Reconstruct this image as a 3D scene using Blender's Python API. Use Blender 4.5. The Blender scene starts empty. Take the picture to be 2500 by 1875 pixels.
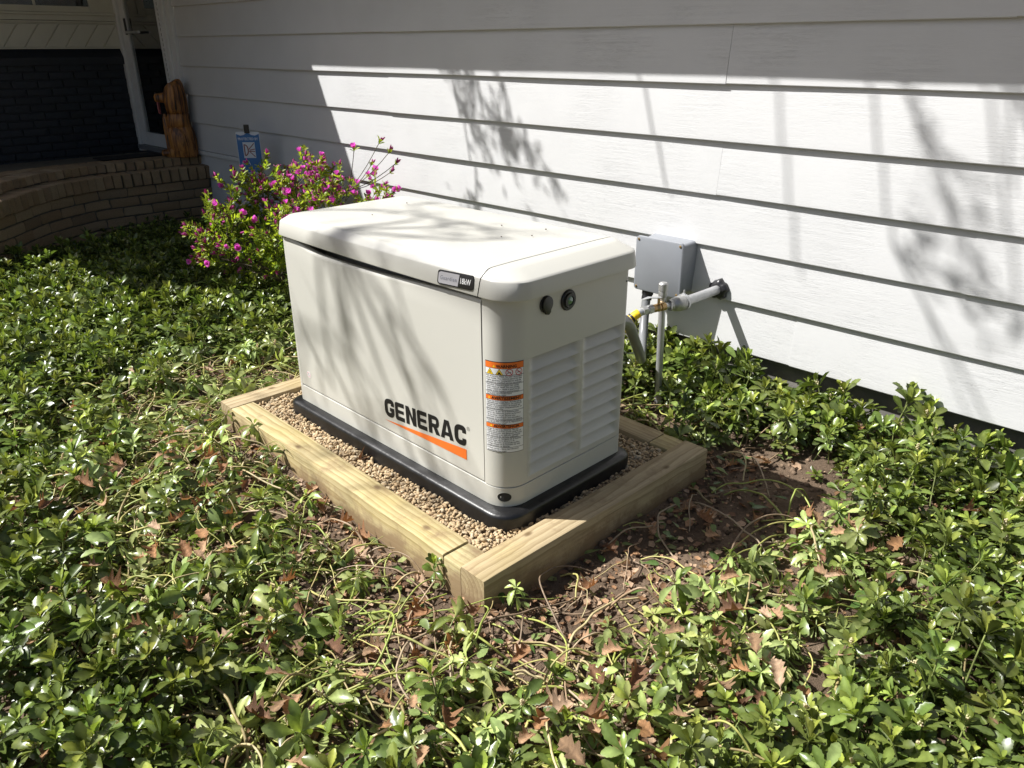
import bpy, bmesh, math, random
import numpy as np
from mathutils import Vector, Matrix

random.seed(7)
rng = np.random.default_rng(11)
scene = bpy.context.scene
col = scene.collection
rad = math.radians

# ------------------------------------------------------------------ camera
CAM = Vector((2.6712, -1.4377, 1.4896))
yaw, pit, rol = -0.7816, 0.4144, -0.0029
Fv = Vector((math.cos(pit)*math.sin(yaw), math.cos(pit)*math.cos(yaw), -math.sin(pit)))
Rv = Vector((math.cos(yaw), -math.sin(yaw), 0))
Uv = Rv.cross(Fv)
R2 = Rv*math.cos(rol) + Uv*math.sin(rol)
U2 = Uv*math.cos(rol) - Rv*math.sin(rol)
cd = bpy.data.cameras.new('camera')
cd.sensor_width = 36.0
cd.lens = 1.8722*36.0/2.5
cd.clip_start = 0.05
cd.clip_end = 400.0
cam = bpy.data.objects.new('camera', cd)
M = Matrix.Identity(4)
for i in range(3):
    M[i][0] = R2[i]; M[i][1] = U2[i]; M[i][2] = -Fv[i]; M[i][3] = CAM[i]
cam.matrix_world = M
col.objects.link(cam)
scene.camera = cam

# ------------------------------------------------------------------ light
SUN = Vector((1.15, 1.0, -1.8)).normalized()        # travel direction of sunlight
w = bpy.data.worlds.new('World'); scene.world = w; w.use_nodes = True
wt = w.node_tree; wt.nodes.clear()
sky = wt.nodes.new('ShaderNodeTexSky'); sky.sky_type = 'NISHITA'; sky.sun_disc = False; sky.dust_density = 3.0
sky.sun_elevation = math.asin(-SUN.z)
sky.sun_rotation = math.atan2(-SUN.x, -SUN.y)
bg = wt.nodes.new('ShaderNodeBackground'); bg.inputs[1].default_value = 0.051
wo = wt.nodes.new('ShaderNodeOutputWorld')
wt.links.new(sky.outputs[0], bg.inputs[0]); wt.links.new(bg.outputs[0], wo.inputs[0])
sl = bpy.data.lights.new('sun', 'SUN'); sl.energy = 5.0; sl.angle = rad(0.53); sl.color = (1.0, 0.985, 0.955)
so = bpy.data.objects.new('sun', sl); so.rotation_euler = SUN.to_track_quat('-Z', 'Y').to_euler()
so.location = (-6, -5, 10); col.objects.link(so)
scene.render.engine = 'CYCLES'
scene.view_settings.view_transform = 'Standard'
scene.view_settings.look = 'None'
scene.view_settings.gamma = 1.0
scene.view_settings.use_curve_mapping = False
scene.view_settings.exposure = 0.93

# ------------------------------------------------------------------ helpers
def tag(o, label=None, cat=None, group=None, kind=None):
    if label: o['label'] = label
    if cat: o['category'] = cat
    if group: o['group'] = group
    if kind: o['kind'] = kind
    return o

def empty(name, loc=(0, 0, 0), rz=0.0, parent=None):
    o = bpy.data.objects.new(name, None); col.objects.link(o)
    o.location = loc; o.rotation_euler = (0, 0, rz); o.empty_display_size = 0.1
    if parent: o.parent = parent
    return o

def link(name, me, parent=None, loc=None, rot=None, scale=None):
    o = bpy.data.objects.new(name, me); col.objects.link(o)
    if parent: o.parent = parent
    if loc is not None: o.location = loc
    if rot is not None: o.rotation_euler = rot
    if scale is not None: o.scale = scale
    return o

class MB:
    def __init__(s): s.v = []; s.f = []
    def add(s, vs, fs):
        n = len(s.v); s.v += [tuple(v) for v in vs]; s.f += [tuple(i+n for i in f) for f in fs]; return s
    def box(s, x0, x1, y0, y1, z0, z1):
        return s.add([(x0,y0,z0),(x1,y0,z0),(x1,y1,z0),(x0,y1,z0),(x0,y0,z1),(x1,y0,z1),(x1,y1,z1),(x0,y1,z1)],
                     [(0,3,2,1),(4,5,6,7),(0,1,5,4),(1,2,6,5),(2,3,7,6),(3,0,4,7)])
    def loft(s, loops, cap0=True, cap1=True):
        n = len(loops[0]); vs = [p for l in loops for p in l]; fs = []
        for k in range(len(loops)-1):
            for i in range(n):
                j = (i+1) % n
                fs.append((k*n+i, k*n+j, (k+1)*n+j, (k+1)*n+i))
        if cap0: fs.append(tuple(reversed(range(n))))
        if cap1: fs.append(tuple(range((len(loops)-1)*n, len(loops)*n)))
        return s.add(vs, fs)
    def tube(s, pts, r, n=8, cap=True):
        pts = [Vector(p) for p in pts]; m = len(pts)
        rs = r if isinstance(r, (list, tuple)) else [r]*m
        up = None; loops = []
        for i, p in enumerate(pts):
            t = (pts[min(i+1, m-1)] - pts[max(i-1, 0)])
            t = t.normalized() if t.length > 1e-9 else Vector((0, 0, 1))
            if up is None:
                a = Vector((0, 0, 1)) if abs(t.z) < .9 else Vector((1, 0, 0))
                up = (a - t*a.dot(t)).normalized()
            else:
                up = (up - t*up.dot(t))
                up = up.normalized() if up.length > 1e-6 else t.orthogonal().normalized()
            b = t.cross(up)
            loops.append([tuple(p + (up*math.cos(2*math.pi*k/n) + b*math.sin(2*math.pi*k/n))*rs[i]) for k in range(n)])
        return s.loft(loops, cap, cap)
    def prism(s, poly, fn, d0, d1):
        """poly: 2D outline (ccw); fn(u, v, d) -> 3D"""
        n = len(poly)
        vs = [fn(u, v, d0) for u, v in poly] + [fn(u, v, d1) for u, v in poly]
        fs = [tuple(reversed(range(n))), tuple(range(n, 2*n))] + [(i, (i+1) % n, n+(i+1) % n, n+i) for i in range(n)]
        return s.add(vs, fs)
    def mesh(s, name, mat, smooth=None, bevel=0.0, seg=2):
        me = bpy.data.meshes.new(name); me.from_pydata(s.v, [], s.f)
        bm = bmesh.new(); bm.from_mesh(me)
        bmesh.ops.recalc_face_normals(bm, faces=bm.faces[:])
        if bevel > 0:
            es = [e for e in bm.edges if len(e.link_faces) == 2 and e.calc_face_angle(0) > 0.5]
            bmesh.ops.bevel(bm, geom=es, offset=bevel, segments=seg, affect='EDGES', profile=0.6, clamp_overlap=True)
        bm.to_mesh(me); bm.free()
        if mat: me.materials.append(mat)
        if smooth is not None:
            me.shade_smooth(); me.set_sharp_from_angle(angle=rad(smooth))
        return me
    def build(s, name, mat, parent=None, smooth=None, bevel=0.0, seg=2, **k):
        return link(name, s.mesh(name, mat, smooth, bevel, seg), parent, **k)

def big_mesh(name, V, faces, C=None, mat=None, smooth=True):
    """faces: list of integer arrays (n, k)"""
    me = bpy.data.meshes.new(name)
    V = np.asarray(V, np.float32)
    me.vertices.add(len(V)); me.vertices.foreach_set('co', V.ravel())
    idx = np.concatenate([f.ravel() for f in faces]).astype(np.int32)
    cnt = np.concatenate([np.full(len(f), f.shape[1]) for f in faces])
    st = np.concatenate([[0], np.cumsum(cnt)[:-1]]).astype(np.int32)
    me.loops.add(len(idx)); me.loops.foreach_set('vertex_index', idx)
    me.polygons.add(len(cnt)); me.polygons.foreach_set('loop_start', st)
    me.update(calc_edges=True)
    if smooth: me.polygons.foreach_set('use_smooth', np.ones(len(cnt), bool))
    if C is not None:
        a = me.color_attributes.new('Col', 'FLOAT_COLOR', 'POINT')
        CC = np.ones((len(V), 4), np.float32); CC[:, :3] = C
        a.data.foreach_set('color', CC.ravel())
    if mat: me.materials.append(mat)
    me.validate()
    return me

def rotmats(ax, ang):
    """(n,3) unit axes, (n,) angles -> (n,3,3)"""
    c, s = np.cos(ang), np.sin(ang); x, y, z = ax.T; C = 1-c
    return np.stack([np.stack([c+x*x*C, x*y*C-z*s, x*z*C+y*s], -1), np.stack([y*x*C+z*s, c+y*y*C, y*z*C-x*s], -1),
                     np.stack([z*x*C-y*s, z*y*C+x*s, c+z*z*C], -1)], -2)
def rotz(a):
    n = len(a); return rotmats(np.tile([0, 0, 1.], (n, 1)), np.asarray(a))
def scatter(tv, tf, tc, R, S, T, cm=None):
    """copies of a template: returns V, F, C"""
    n = len(T); m = len(tv)
    V = np.einsum('nij,mj->nmi', R, tv)*np.asarray(S).reshape(n, 1, -1) + T[:, None, :]
    F = (tf[None] + (np.arange(n)*m)[:, None, None]).reshape(-1, tf.shape[1])
    C = np.tile(tc, (n, 1, 1)) if tc is not None else np.ones((n, m, 3))
    if cm is not None: C = C*np.asarray(cm)[:, None, :]
    return V.reshape(-1, 3), F, C.reshape(-1, 3)
def joinparts(parts):
    V, F, C, o = [], {}, [], 0
    for v, f, c in parts:
        V.append(v); C.append(c); F.setdefault(f.shape[1], []).append(f+o); o += len(v)
    return np.concatenate(V), [np.concatenate(x) for x in F.values()], np.concatenate(C)

# value noise
_tab = rng.random((256, 256))
def vnoise(x, y, s):
    x = np.asarray(x)/s+100.; y = np.asarray(y)/s+100.
    xi = np.floor(x).astype(int); yi = np.floor(y).astype(int); fx = x-xi; fy = y-yi
    fx = fx*fx*(3-2*fx); fy = fy*fy*(3-2*fy)
    t = lambda a, b: _tab[a % 256, b % 256]
    return (t(xi, yi)*(1-fx)+t(xi+1, yi)*fx)*(1-fy)+(t(xi, yi+1)*(1-fx)+t(xi+1, yi+1)*fx)*fy
def sstep(a, b, x):
    t = np.clip((x-a)/(b-a), 0, 1); return t*t*(3-2*t)

# ------------------------------------------------------------------ materials
def N(t, typ, **k):
    n = t.nodes.new('ShaderNode'+typ)
    for a, b in k.items():
        if a.startswith('i_'):
            n.inputs[int(a[2:]) if a[2:].isdigit() else a[2:].replace('_', ' ')].default_value = b
        else: setattr(n, a, b)
    return n
def newmat(name):
    m = bpy.data.materials.new(name); m.use_nodes = True; t = m.node_tree
    return m, t, t.nodes['Principled BSDF']
def ramp(t, stops):
    r = N(t, 'ValToRGB'); e = r.color_ramp.elements
    while len(e) < len(stops): e.new(0.5)
    for a, (p, c) in zip(e, stops):
        a.position = p; a.color = (*c, 1) if len(c) == 3 else c
    return r
def simple(name, c, rough=.5, metal=0.0, spec=.5, nscale=0, namp=.0, bump=0.0, bscale=200., coat=0.0):
    m, t, b = newmat(name); L = t.links.new
    b.inputs['Roughness'].default_value = rough; b.inputs['Metallic'].default_value = metal
    b.inputs['Specular IOR Level'].default_value = spec; b.inputs['Base Color'].default_value = (*c, 1)
    if coat: b.inputs['Coat Weight'].default_value = coat; b.inputs['Coat Roughness'].default_value = .12
    tc = N(t, 'TexCoord')
    if nscale:
        n = N(t, 'TexNoise', i_Scale=nscale, i_Detail=5.0); L(tc.outputs['Object'], n.inputs['Vector'])
        r = ramp(t, [(.25, tuple(x*(1-namp) for x in c)), (.75, tuple(min(1, x*(1+namp)) for x in c))])
        L(n.outputs['Fac'], r.inputs[0]); L(r.outputs[0], b.inputs['Base Color'])
    if bump:
        n2 = N(t, 'TexNoise', i_Scale=bscale, i_Detail=3.0); L(tc.outputs['Object'], n2.inputs['Vector'])
        bp = N(t, 'Bump', i_Strength=bump, i_Distance=.002); L(n2.outputs['Fac'], bp.inputs['Height']); L(bp.outputs[0], b.inputs['Normal'])
    return m

def siding_mat():
    m, t, b = newmat('siding_paint'); L = t.links.new
    tc = N(t, 'TexCoord'); oi = N(t, 'ObjectInfo')
    ad = N(t, 'VectorMath', operation='ADD'); L(tc.outputs['Object'], ad.inputs[0])
    mu = N(t, 'VectorMath', operation='SCALE'); mu.inputs[0].default_value = (7, 3, 5); L(oi.outputs['Random'], mu.inputs['Scale']); L(mu.outputs[0], ad.inputs[1])
    mp = N(t, 'Mapping'); mp.inputs['Scale'].default_value = (2.2, 8, 42); L(ad.outputs[0], mp.inputs[0])
    n = N(t, 'TexNoise', i_Scale=1.6, i_Detail=4.0, i_Roughness=.6, i_Distortion=.9); L(mp.outputs[0], n.inputs['Vector'])
    ml = N(t, 'Math', operation='MULTIPLY'); ml.inputs[1].default_value = 9.0; L(n.outputs['Fac'], ml.inputs[0])
    pp = N(t, 'Math', operation='PINGPONG'); pp.inputs[1].default_value = .5; L(ml.outputs[0], pp.inputs[0])
    r = ramp(t, [(0.0, (0, 0, 0)), (.22, (1, 1, 1))]); L(pp.outputs[0], r.inputs[0])
    # only some regions carry visible grain
    n3 = N(t, 'TexNoise', i_Scale=3.0, i_Detail=2.0); L(ad.outputs[0], n3.inputs['Vector'])
    r3 = ramp(t, [(.35, (.15,)*3), (.65, (1,)*3)]); L(n3.outputs['Fac'], r3.inputs[0])
    bp = N(t, 'Bump', i_Distance=.0004); L(r.outputs[0], bp.inputs['Height']); L(r3.outputs[0], bp.inputs['Strength']); L(bp.outputs[0], b.inputs['Normal'])
    n2 = N(t, 'TexNoise', i_Scale=5.0, i_Detail=6.0); L(ad.outputs[0], n2.inputs['Vector'])
    r2 = ramp(t, [(.3, (.535, .535, .535)), (.6, (.555, .555, .555))]); L(n2.outputs['Fac'], r2.inputs[0]); L(r2.outputs[0], b.inputs['Base Color'])
    b.inputs['Roughness'].default_value = .5
    return m

def wood_mat(name, ca, cb, dirt=True, mud=0.05, knots=((.25, .03), (-.2, -.02), (.55, .0))):
    m, t, b = newmat(name); L = t.links.new
    tc = N(t, 'TexCoord'); oi = N(t, 'ObjectInfo')
    sc = N(t, 'VectorMath', operation='SCALE'); sc.inputs[0].default_value = (3.1, .05, .03); L(oi.outputs['Random'], sc.inputs['Scale'])
    ad = N(t, 'VectorMath', operation='ADD'); L(tc.outputs['Object'], ad.inputs[0]); L(sc.outputs[0], ad.inputs[1])
    nz = N(t, 'TexNoise', i_Scale=1.0, i_Detail=2.0); mpn = N(t, 'Mapping'); mpn.inputs['Scale'].default_value = (2.2, 9, 9)
    L(ad.outputs[0], mpn.inputs[0]); L(mpn.outputs[0], nz.inputs['Vector'])
    dsub = N(t, 'VectorMath', operation='SUBTRACT'); dsub.inputs[1].default_value = (.5, .5, .5); L(nz.outputs['Color'], dsub.inputs[0])
    dsc = N(t, 'VectorMath', operation='SCALE'); dsc.inputs['Scale'].default_value = .035; L(dsub.outputs[0], dsc.inputs[0])
    a2 = N(t, 'VectorMath', operation='ADD'); L(ad.outputs[0], a2.inputs[0]); L(dsc.outputs[0], a2.inputs[1])
    mp = N(t, 'Mapping'); mp.inputs['Rotation'].default_value = (0, .035, .02); mp.inputs['Location'].default_value = (0, .012, .05)
    L(a2.outputs[0], mp.inputs[0])
    wv = N(t, 'TexWave', wave_type='RINGS', rings_direction='X', wave_profile='SAW', i_Scale=17.0, i_Distortion=1.2, i_Detail=2.0, i_Detail_Scale=1.0)
    L(mp.outputs[0], wv.inputs['Vector'])
    r = ramp(t, [(.0, ca), (.6, tuple(.5*(x+y) for x, y in zip(ca, cb))), (.88, cb), (1.0, ca)]); L(wv.outputs['Fac'], r.inputs[0])
    # fibre streaks
    mf = N(t, 'Mapping'); mf.inputs['Scale'].default_value = (6, 220, 220); L(ad.outputs[0], mf.inputs[0])
    nf = N(t, 'TexNoise', i_Scale=1.0, i_Detail=4.0); L(mf.outputs[0], nf.inputs['Vector'])
    rf = ramp(t, [(.3, (.8,)*3), (.7, (1.08,)*3)]); L(nf.outputs['Fac'], rf.inputs[0])
    mx = N(t, 'Mix', data_type='RGBA', blend_type='MULTIPLY'); mx.inputs['Factor'].default_value = 1.0
    L(r.outputs[0], mx.inputs['A']); L(rf.outputs[0], mx.inputs['B']); cur = mx.outputs['Result']
    # greenish treatment blotches
    ng = N(t, 'TexNoise', i_Scale=5.0, i_Detail=4.0); L(ad.outputs[0], ng.inputs['Vector'])
    rg = ramp(t, [(.45, (0, 0, 0)), (.7, (.6,)*3)]); L(ng.outputs['Fac'], rg.inputs[0])
    mg = N(t, 'Mix', data_type='RGBA', blend_type='MULTIPLY'); L(rg.outputs[0], mg.inputs['Factor']); L(cur, mg.inputs['A']); mg.inputs['B'].default_value = (.90, .89, .70, 1); cur = mg.outputs['Result']
    # knots
    a3 = N(t, 'VectorMath', operation='ADD'); L(tc.outputs['Object'], a3.inputs[0]); L(dsc.outputs[0], a3.inputs[1])
    for kx, ky in knots:
        ds = N(t, 'VectorMath', operation='SUBTRACT'); ds.inputs[1].default_value = (kx, ky, .05); L(a3.outputs[0], ds.inputs[0])
        dm = N(t, 'VectorMath', operation='MULTIPLY'); dm.inputs[1].default_value = (.6, 1, .12); L(ds.outputs[0], dm.inputs[0])
        ln = N(t, 'VectorMath', operation='LENGTH'); L(dm.outputs[0], ln.inputs[0])
        rk = ramp(t, [(.0, (1,)*3), (.006, (1,)*3), (.013, (0,)*3)]); L(ln.outputs['Value'], rk.inputs[0])
        mk = N(t, 'Mix', data_type='RGBA'); L(rk.outputs[0], mk.inputs['Factor']); L(cur, mk.inputs['A']); mk.inputs['B'].default_value = (.13, .085, .04, 1); cur = mk.outputs['Result']
    if dirt:   # soil smeared on the timbers
        nd = N(t, 'TexNoise', i_Scale=9.0, i_Detail=8.0, i_Roughness=.7); L(ad.outputs[0], nd.inputs['Vector'])
        sx = N(t, 'SeparateXYZ'); L(tc.outputs['Object'], sx.inputs[0])
        mz = N(t, 'MapRange'); mz.inputs['From Min'].default_value = -.06; mz.inputs['From Max'].default_value = .055
        mz.inputs['To Min'].default_value = .30+mud; mz.inputs['To Max'].default_value = -.05+mud; L(sx.outputs['Z'], mz.inputs['Value'])
        sm = N(t, 'Math', operation='ADD'); L(nd.outputs['Fac'], sm.inputs[0]); L(mz.outputs[0], sm.inputs[1])
        rd = ramp(t, [(.52, (0,)*3), (.72, (.85,)*3)]); L(sm.outputs[0], rd.inputs[0])
        md = N(t, 'Mix', data_type='RGBA'); L(rd.outputs[0], md.inputs['Factor']); L(cur, md.inputs['A']); md.inputs['B'].default_value = (.20, .135, .075, 1); cur = md.outputs['Result']
    L(cur, b.inputs['Base Color'])
    bp = N(t, 'Bump', i_Strength=.5, i_Distance=.0012); L(nf.outputs['Fac'], bp.inputs['Height']); L(bp.outputs[0], b.inputs['Normal'])
    b.inputs['Roughness'].default_value = .7; b.inputs['Specular IOR Level'].default_value = .3
    return m

def brick_mat(name, cols_, rough=.85, bump=.6):
    m, t, b = newmat(name); L = t.links.new
    tc = N(t, 'TexCoord'); oi = N(t, 'ObjectInfo')
    r = ramp(t, [(i/(len(cols_)-1), c) for i, c in enumerate(cols_)]); L(oi.outputs['Random'], r.inputs[0])
    sc = N(t, 'VectorMath', operation='SCALE'); sc.inputs[0].default_value = (5, 7, 9); L(oi.outputs['Random'], sc.inputs['Scale'])
    ad = N(t, 'VectorMath', operation='ADD'); L(tc.outputs['Object'], ad.inputs[0]); L(sc.outputs[0], ad.inputs[1])
    n = N(t, 'TexNoise', i_Scale=22.0, i_Detail=6.0, i_Roughness=.65); L(ad.outputs[0], n.inputs['Vector'])
    rn = ramp(t, [(.3, (.62, .6, .57)), (.7, (1.15, 1.15, 1.15))]); L(n.outputs['Fac'], rn.inputs[0])
    mx = N(t, 'Mix', data_type='RGBA', blend_type='MULTIPLY'); mx.inputs['Factor'].default_value = 1.0
    L(r.outputs[0], mx.inputs['A']); L(rn.outputs[0], mx.inputs['B']); L(mx.outputs['Result'], b.inputs['Base Color'])
    n2 = N(t, 'TexNoise', i_Scale=90.0, i_Detail=5.0); L(ad.outputs[0], n2.inputs['Vector'])
    bp = N(t, 'Bump', i_Strength=bump, i_Distance=.003); L(n2.outputs['Fac'], bp.inputs['Height']); L(bp.outputs[0], b.inputs['Normal'])
    b.inputs['Roughness'].default_value = rough
    return m

def attr_mat(name, rough=.5, transl=0.0, spec=.5, nscale=0, tint=(1.15, 1.2, .6), bump=0.0, bscale=150.):
    m, t, b = newmat(name); L = t.links.new
    at = N(t, 'Attribute', attribute_name='Col'); cur = at.outputs['Color']; tc = N(t, 'TexCoord')
    if nscale:
        n = N(t, 'TexNoise', i_Scale=nscale, i_Detail=4.0); L(tc.outputs['Object'], n.inputs['Vector'])
        rn = ramp(t, [(.3, (.75,)*3), (.7, (1.2,)*3)]); L(n.outputs['Fac'], rn.inputs[0])
        mx = N(t, 'Mix', data_type='RGBA', blend_type='MULTIPLY'); mx.inputs['Factor'].default_value = 1.0
        L(cur, mx.inputs['A']); L(rn.outputs[0], mx.inputs['B']); cur = mx.outputs['Result']
    L(cur, b.inputs['Base Color'])
    b.inputs['Roughness'].default_value = rough; b.inputs['Specular IOR Level'].default_value = spec
    if bump:
        n2 = N(t, 'TexNoise', i_Scale=bscale, i_Detail=4.0); L(tc.outputs['Object'], n2.inputs['Vector'])
        bp = N(t, 'Bump', i_Strength=bump, i_Distance=.003); L(n2.outputs['Fac'], bp.inputs['Height']); L(bp.outputs[0], b.inputs['Normal'])
    if transl:
        tr = N(t, 'BsdfTranslucent'); mt = N(t, 'Mix', data_type='RGBA', blend_type='MULTIPLY'); mt.inputs['Factor'].default_value = 1.0
        L(cur, mt.inputs['A']); mt.inputs['B'].default_value = (*[x*1.6 for x in tint], 1); L(mt.outputs['Result'], tr.inputs[0])
        ms = N(t, 'MixShader'); ms.inputs[0].default_value = transl
        L(b.outputs[0], ms.inputs[1]); L(tr.outputs[0], ms.inputs[2]); L(ms.outputs[0], t.nodes['Material Output'].inputs[0])
    return m

def soil_mat():
    m, t, b = newmat('soil'); L = t.links.new
    tc = N(t, 'TexCoord')
    n = N(t, 'TexNoise', i_Scale=3.0, i_Detail=10.0, i_Roughness=.7); L(tc.outputs['Object'], n.inputs['Vector'])
    r = ramp(t, [(.25, (.065, .045, .03)), (.5, (.13, .092, .063)), (.75, (.22, .16, .112))]); L(n.outputs['Fac'], r.inputs[0])
    v = N(t, 'TexVoronoi', i_Scale=130.0); L(tc.outputs['Object'], v.inputs['Vector'])
    rv = ramp(t, [(.0, (.5,)*3), (.25, (1,)*3), (1., (1.25,)*3)]); L(v.outputs['Distance'], rv.inputs[0])
    mx = N(t, 'Mix', data_type='RGBA', blend_type='MULTIPLY'); mx.inputs['Factor'].default_value = .8
    L(r.outputs[0], mx.inputs['A']); L(rv.outputs[0], mx.inputs['B']); L(mx.outputs['Result'], b.inputs['Base Color'])
    n2 = N(t, 'TexNoise', i_Scale=60.0, i_Detail=8.0, i_Roughness=.75); L(tc.outputs['Object'], n2.inputs['Vector'])
    bp = N(t, 'Bump', i_Strength=1.0, i_Distance=.012); L(n2.outputs['Fac'], bp.inputs['Height']); L(bp.outputs[0], b.inputs['Normal'])
    b.inputs['Roughness'].default_value = .95; b.inputs['Specular IOR Level'].default_value = .15
    return m

def glass_mat(name='window_glass'):
    m, t, b = newmat(name); L = t.links.new; t.nodes.remove(b)
    tr = N(t, 'BsdfTransparent'); tr.inputs[0].default_value = (.86, .9, .9, 1)
    gl = N(t, 'BsdfGlossy'); gl.inputs['Roughness'].default_value = .01; gl.inputs[0].default_value = (.95, .95, .95, 1)
    fr = N(t, 'Fresnel', i_IOR=1.6); ms = N(t, 'MixShader'); ad = N(t, 'Math', operation='MULTIPLY'); ad.inputs[1].default_value = 1.9; ad.use_clamp = True
    L(fr.outputs[0], ad.inputs[0]); L(ad.outputs[0], ms.inputs[0]); L(tr.outputs[0], ms.inputs[1]); L(gl.outputs[0], ms.inputs[2]); L(ms.outputs[0], t.nodes['Material Output'].inputs[0])
    return m

MT = dict(
    siding=siding_mat(),
    trim=simple('white_trim', (.60, .605, .60), .45, nscale=6, namp=.05),
    cream=simple('cream_enamel', (.485, .475, .43), .36, spec=.45, nscale=3, namp=.015, bump=.06, bscale=900),
    gap_shade=simple('gap_shade', (.012, .012, .012), .7),  # near-black colour standing in for shade inside the hole and lid seam
    pad=simple('black_pad', (.0075, .0075, .008), .36, nscale=14, namp=.6, bump=.35, bscale=60),
    black=simple('black_plastic', (.012, .012, .013), .38),
    ink=simple('black_ink', (.006, .006, .0065), .6, spec=.3),
    orange=simple('orange_print', (.75, .155, .018), .45),
    sticker_white=simple('sticker_white', (.74, .74, .74), .4),
    yellow=simple('sticker_yellow', (.82, .55, .02), .45),
    red=simple('sticker_red', (.5, .02, .04), .45),
    silver=simple('badge_silver', (.60, .62, .68), .28, metal=.6),
    white_ink=simple('white_ink', (.78, .78, .78), .5),
    lens=simple('green_lens', (.05, .14, .08), .12, spec=.6, coat=1.0),
    steel=simple('galvanised', (.46, .465, .47), .40, metal=.6, nscale=30, namp=.12, bump=.1),
    castmetal=simple('cast_fitting', (.40, .40, .39), .45, metal=.7, nscale=60, namp=.2, bump=.35, bscale=160),
    brass=simple('brass', (.46, .31, .14), .36, metal=.85, nscale=40, namp=.2),
    yellow_coat=simple('yellow_coating', (.80, .52, .02), .4, nscale=90, namp=.35),
    pvc=simple('grey_conduit', (.17, .175, .18), .36, nscale=12, namp=.08),
    boxgrey=simple('box_grey', (.215, .226, .248), .45, nscale=8, namp=.05),
    sealant=simple('black_sealant', (.02, .02, .022), .35, bump=.5, bscale=60),
    timber=wood_mat('treated_pine', (.46, .38, .21), (.31, .24, .11)),
    timber3=wood_mat('treated_pine_muddy', (.43, .37, .205), (.31, .25, .12), mud=.13),
    timber2=wood_mat('treated_pine_tan', (.42, .335, .205), (.28, .21, .115), knots=((-.33, .02), (.31, -.03))),
    brick=brick_mat('tan_brick', [(.26, .175, .095), (.33, .235, .14), (.28, .195, .11), (.37, .28, .175), (.22, .155, .095)]),
    mortar=simple('mortar', (.10, .088, .066), .9, nscale=30, namp=.3, bump=.6, bscale=120),
    navy=brick_mat('navy_painted_brick', [(.006, .011, .020), (.009, .015, .026), (.005, .009, .017)], rough=.55, bump=.3),
    navy_flat=simple('navy_paint', (.006, .010, .018), .55, nscale=20, namp=.3, bump=.3, bscale=70),
    cream_panel=simple('cream_panel', (.50, .49, .42), .55, nscale=7, namp=.06),
    concrete=simple('foundation_concrete', (.16, .15, .135), .9, nscale=10, namp=.35, bump=.5, bscale=80),
    glass=glass_mat(),
    interior=simple('dark_interior', (.02, .02, .022), .8),
    soil=soil_mat(),
    roof=simple('roof_shingle', (.06, .058, .055), .9, nscale=20, namp=.3),
    leaf=attr_mat('ground_cover_leaf', .31, .18, .36, nscale=60),
    stem=attr_mat('green_stem', .5, 0.0, .4, nscale=70),
    dryleaf=attr_mat('dry_leaf', .65, .18, .3, nscale=120, tint=(1.2, .9, .6), bump=.5, bscale=220),
    stone=attr_mat('pea_gravel', .75, 0.0, .3, nscale=130, bump=.3, bscale=260),
    crumb=attr_mat('soil_crumb', .95, 0.0, .1, nscale=90),
    azleaf=attr_mat('azalea_leaf', .42, .45, .35),
    petal=attr_mat('azalea_petal', .55, .35, .3, tint=(1.0, .75, 1.0)),
    bark=simple('bark', (.10, .078, .055), .9, nscale=25, namp=.4, bump=.8, bscale=50),
    dogwood=None, tongue=simple('tongue_paint', (.36, .09, .09), .5),
    blue=simple('sign_blue', (.03, .13, .33), .4), mat=simple('rubber_mat', (.006, .006, .007), .85),
    signwhite=simple('sign_white', (.55, .58, .62), .45), signred=simple('sign_maroon', (.20, .055, .045), .5),
    gall=simple('green_gall', (.21, .27, .07), .5, nscale=40, namp=.3, bump=.4, bscale=60),
)
def dog_mat():
    m, t, b = newmat('varnished_wood'); L = t.links.new; tc = N(t, 'TexCoord')
    mp = N(t, 'Mapping'); mp.inputs['Scale'].default_value = (26, 26, 3.5); L(tc.outputs['Object'], mp.inputs[0])
    n = N(t, 'TexNoise', i_Scale=1.0, i_Detail=6.0, i_Roughness=.65, i_Distortion=.6); L(mp.outputs[0], n.inputs['Vector'])
    r = ramp(t, [(.38, (.02, .007, .003)), (.46, (.17, .06, .012)), (.56, (.36, .15, .032)), (.72, (.48, .22, .06))]); L(n.outputs['Fac'], r.inputs[0]); L(r.outputs[0], b.inputs['Base Color'])
    bp = N(t, 'Bump', i_Strength=.8, i_Distance=.008); L(n.outputs['Fac'], bp.inputs['Height']); L(bp.outputs[0], b.inputs['Normal'])
    b.inputs['Roughness'].default_value = .42
    return m
MT['dogwood'] = dog_mat()

# ------------------------------------------------------------------ lettering (done early while the scene is empty)
def text2d(s, size=1.0, shear=0.0, space=1.0, bold=0.0):
    cu = bpy.data.curves.new('t', 'FONT'); cu.body = s; cu.size = size; cu.shear = shear; cu.space_character = space; cu.resolution_u = 2; cu.offset = bold*size
    o = bpy.data.objects.new('t', cu); col.objects.link(o)
    dg = bpy.context.evaluated_depsgraph_get(); me = bpy.data.meshes.new_from_object(o.evaluated_get(dg))
    vs = [(v.co.x, v.co.y) for v in me.vertices]; fs = [tuple(p.vertices) for p in me.polygons]
    bpy.data.objects.remove(o); bpy.data.curves.remove(cu); bpy.data.meshes.remove(me)
    return vs, fs
def lay_text(mb, s, u0, v0, size, fn, width=None, bold=0.0, center=False, space=1.0):
    vs, fs = text2d(s, size, space=space, bold=bold)
    if not vs: return
    wmax = max(v[0] for v in vs); wmin = min(v[0] for v in vs); k = 1.0
    if width: k = width/(wmax-wmin)
    off = -(wmax+wmin)/2*k if center else -wmin*k
    mb.add([fn(u0+off+v[0]*k, v0+v[1]) for v in vs], fs)

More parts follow.
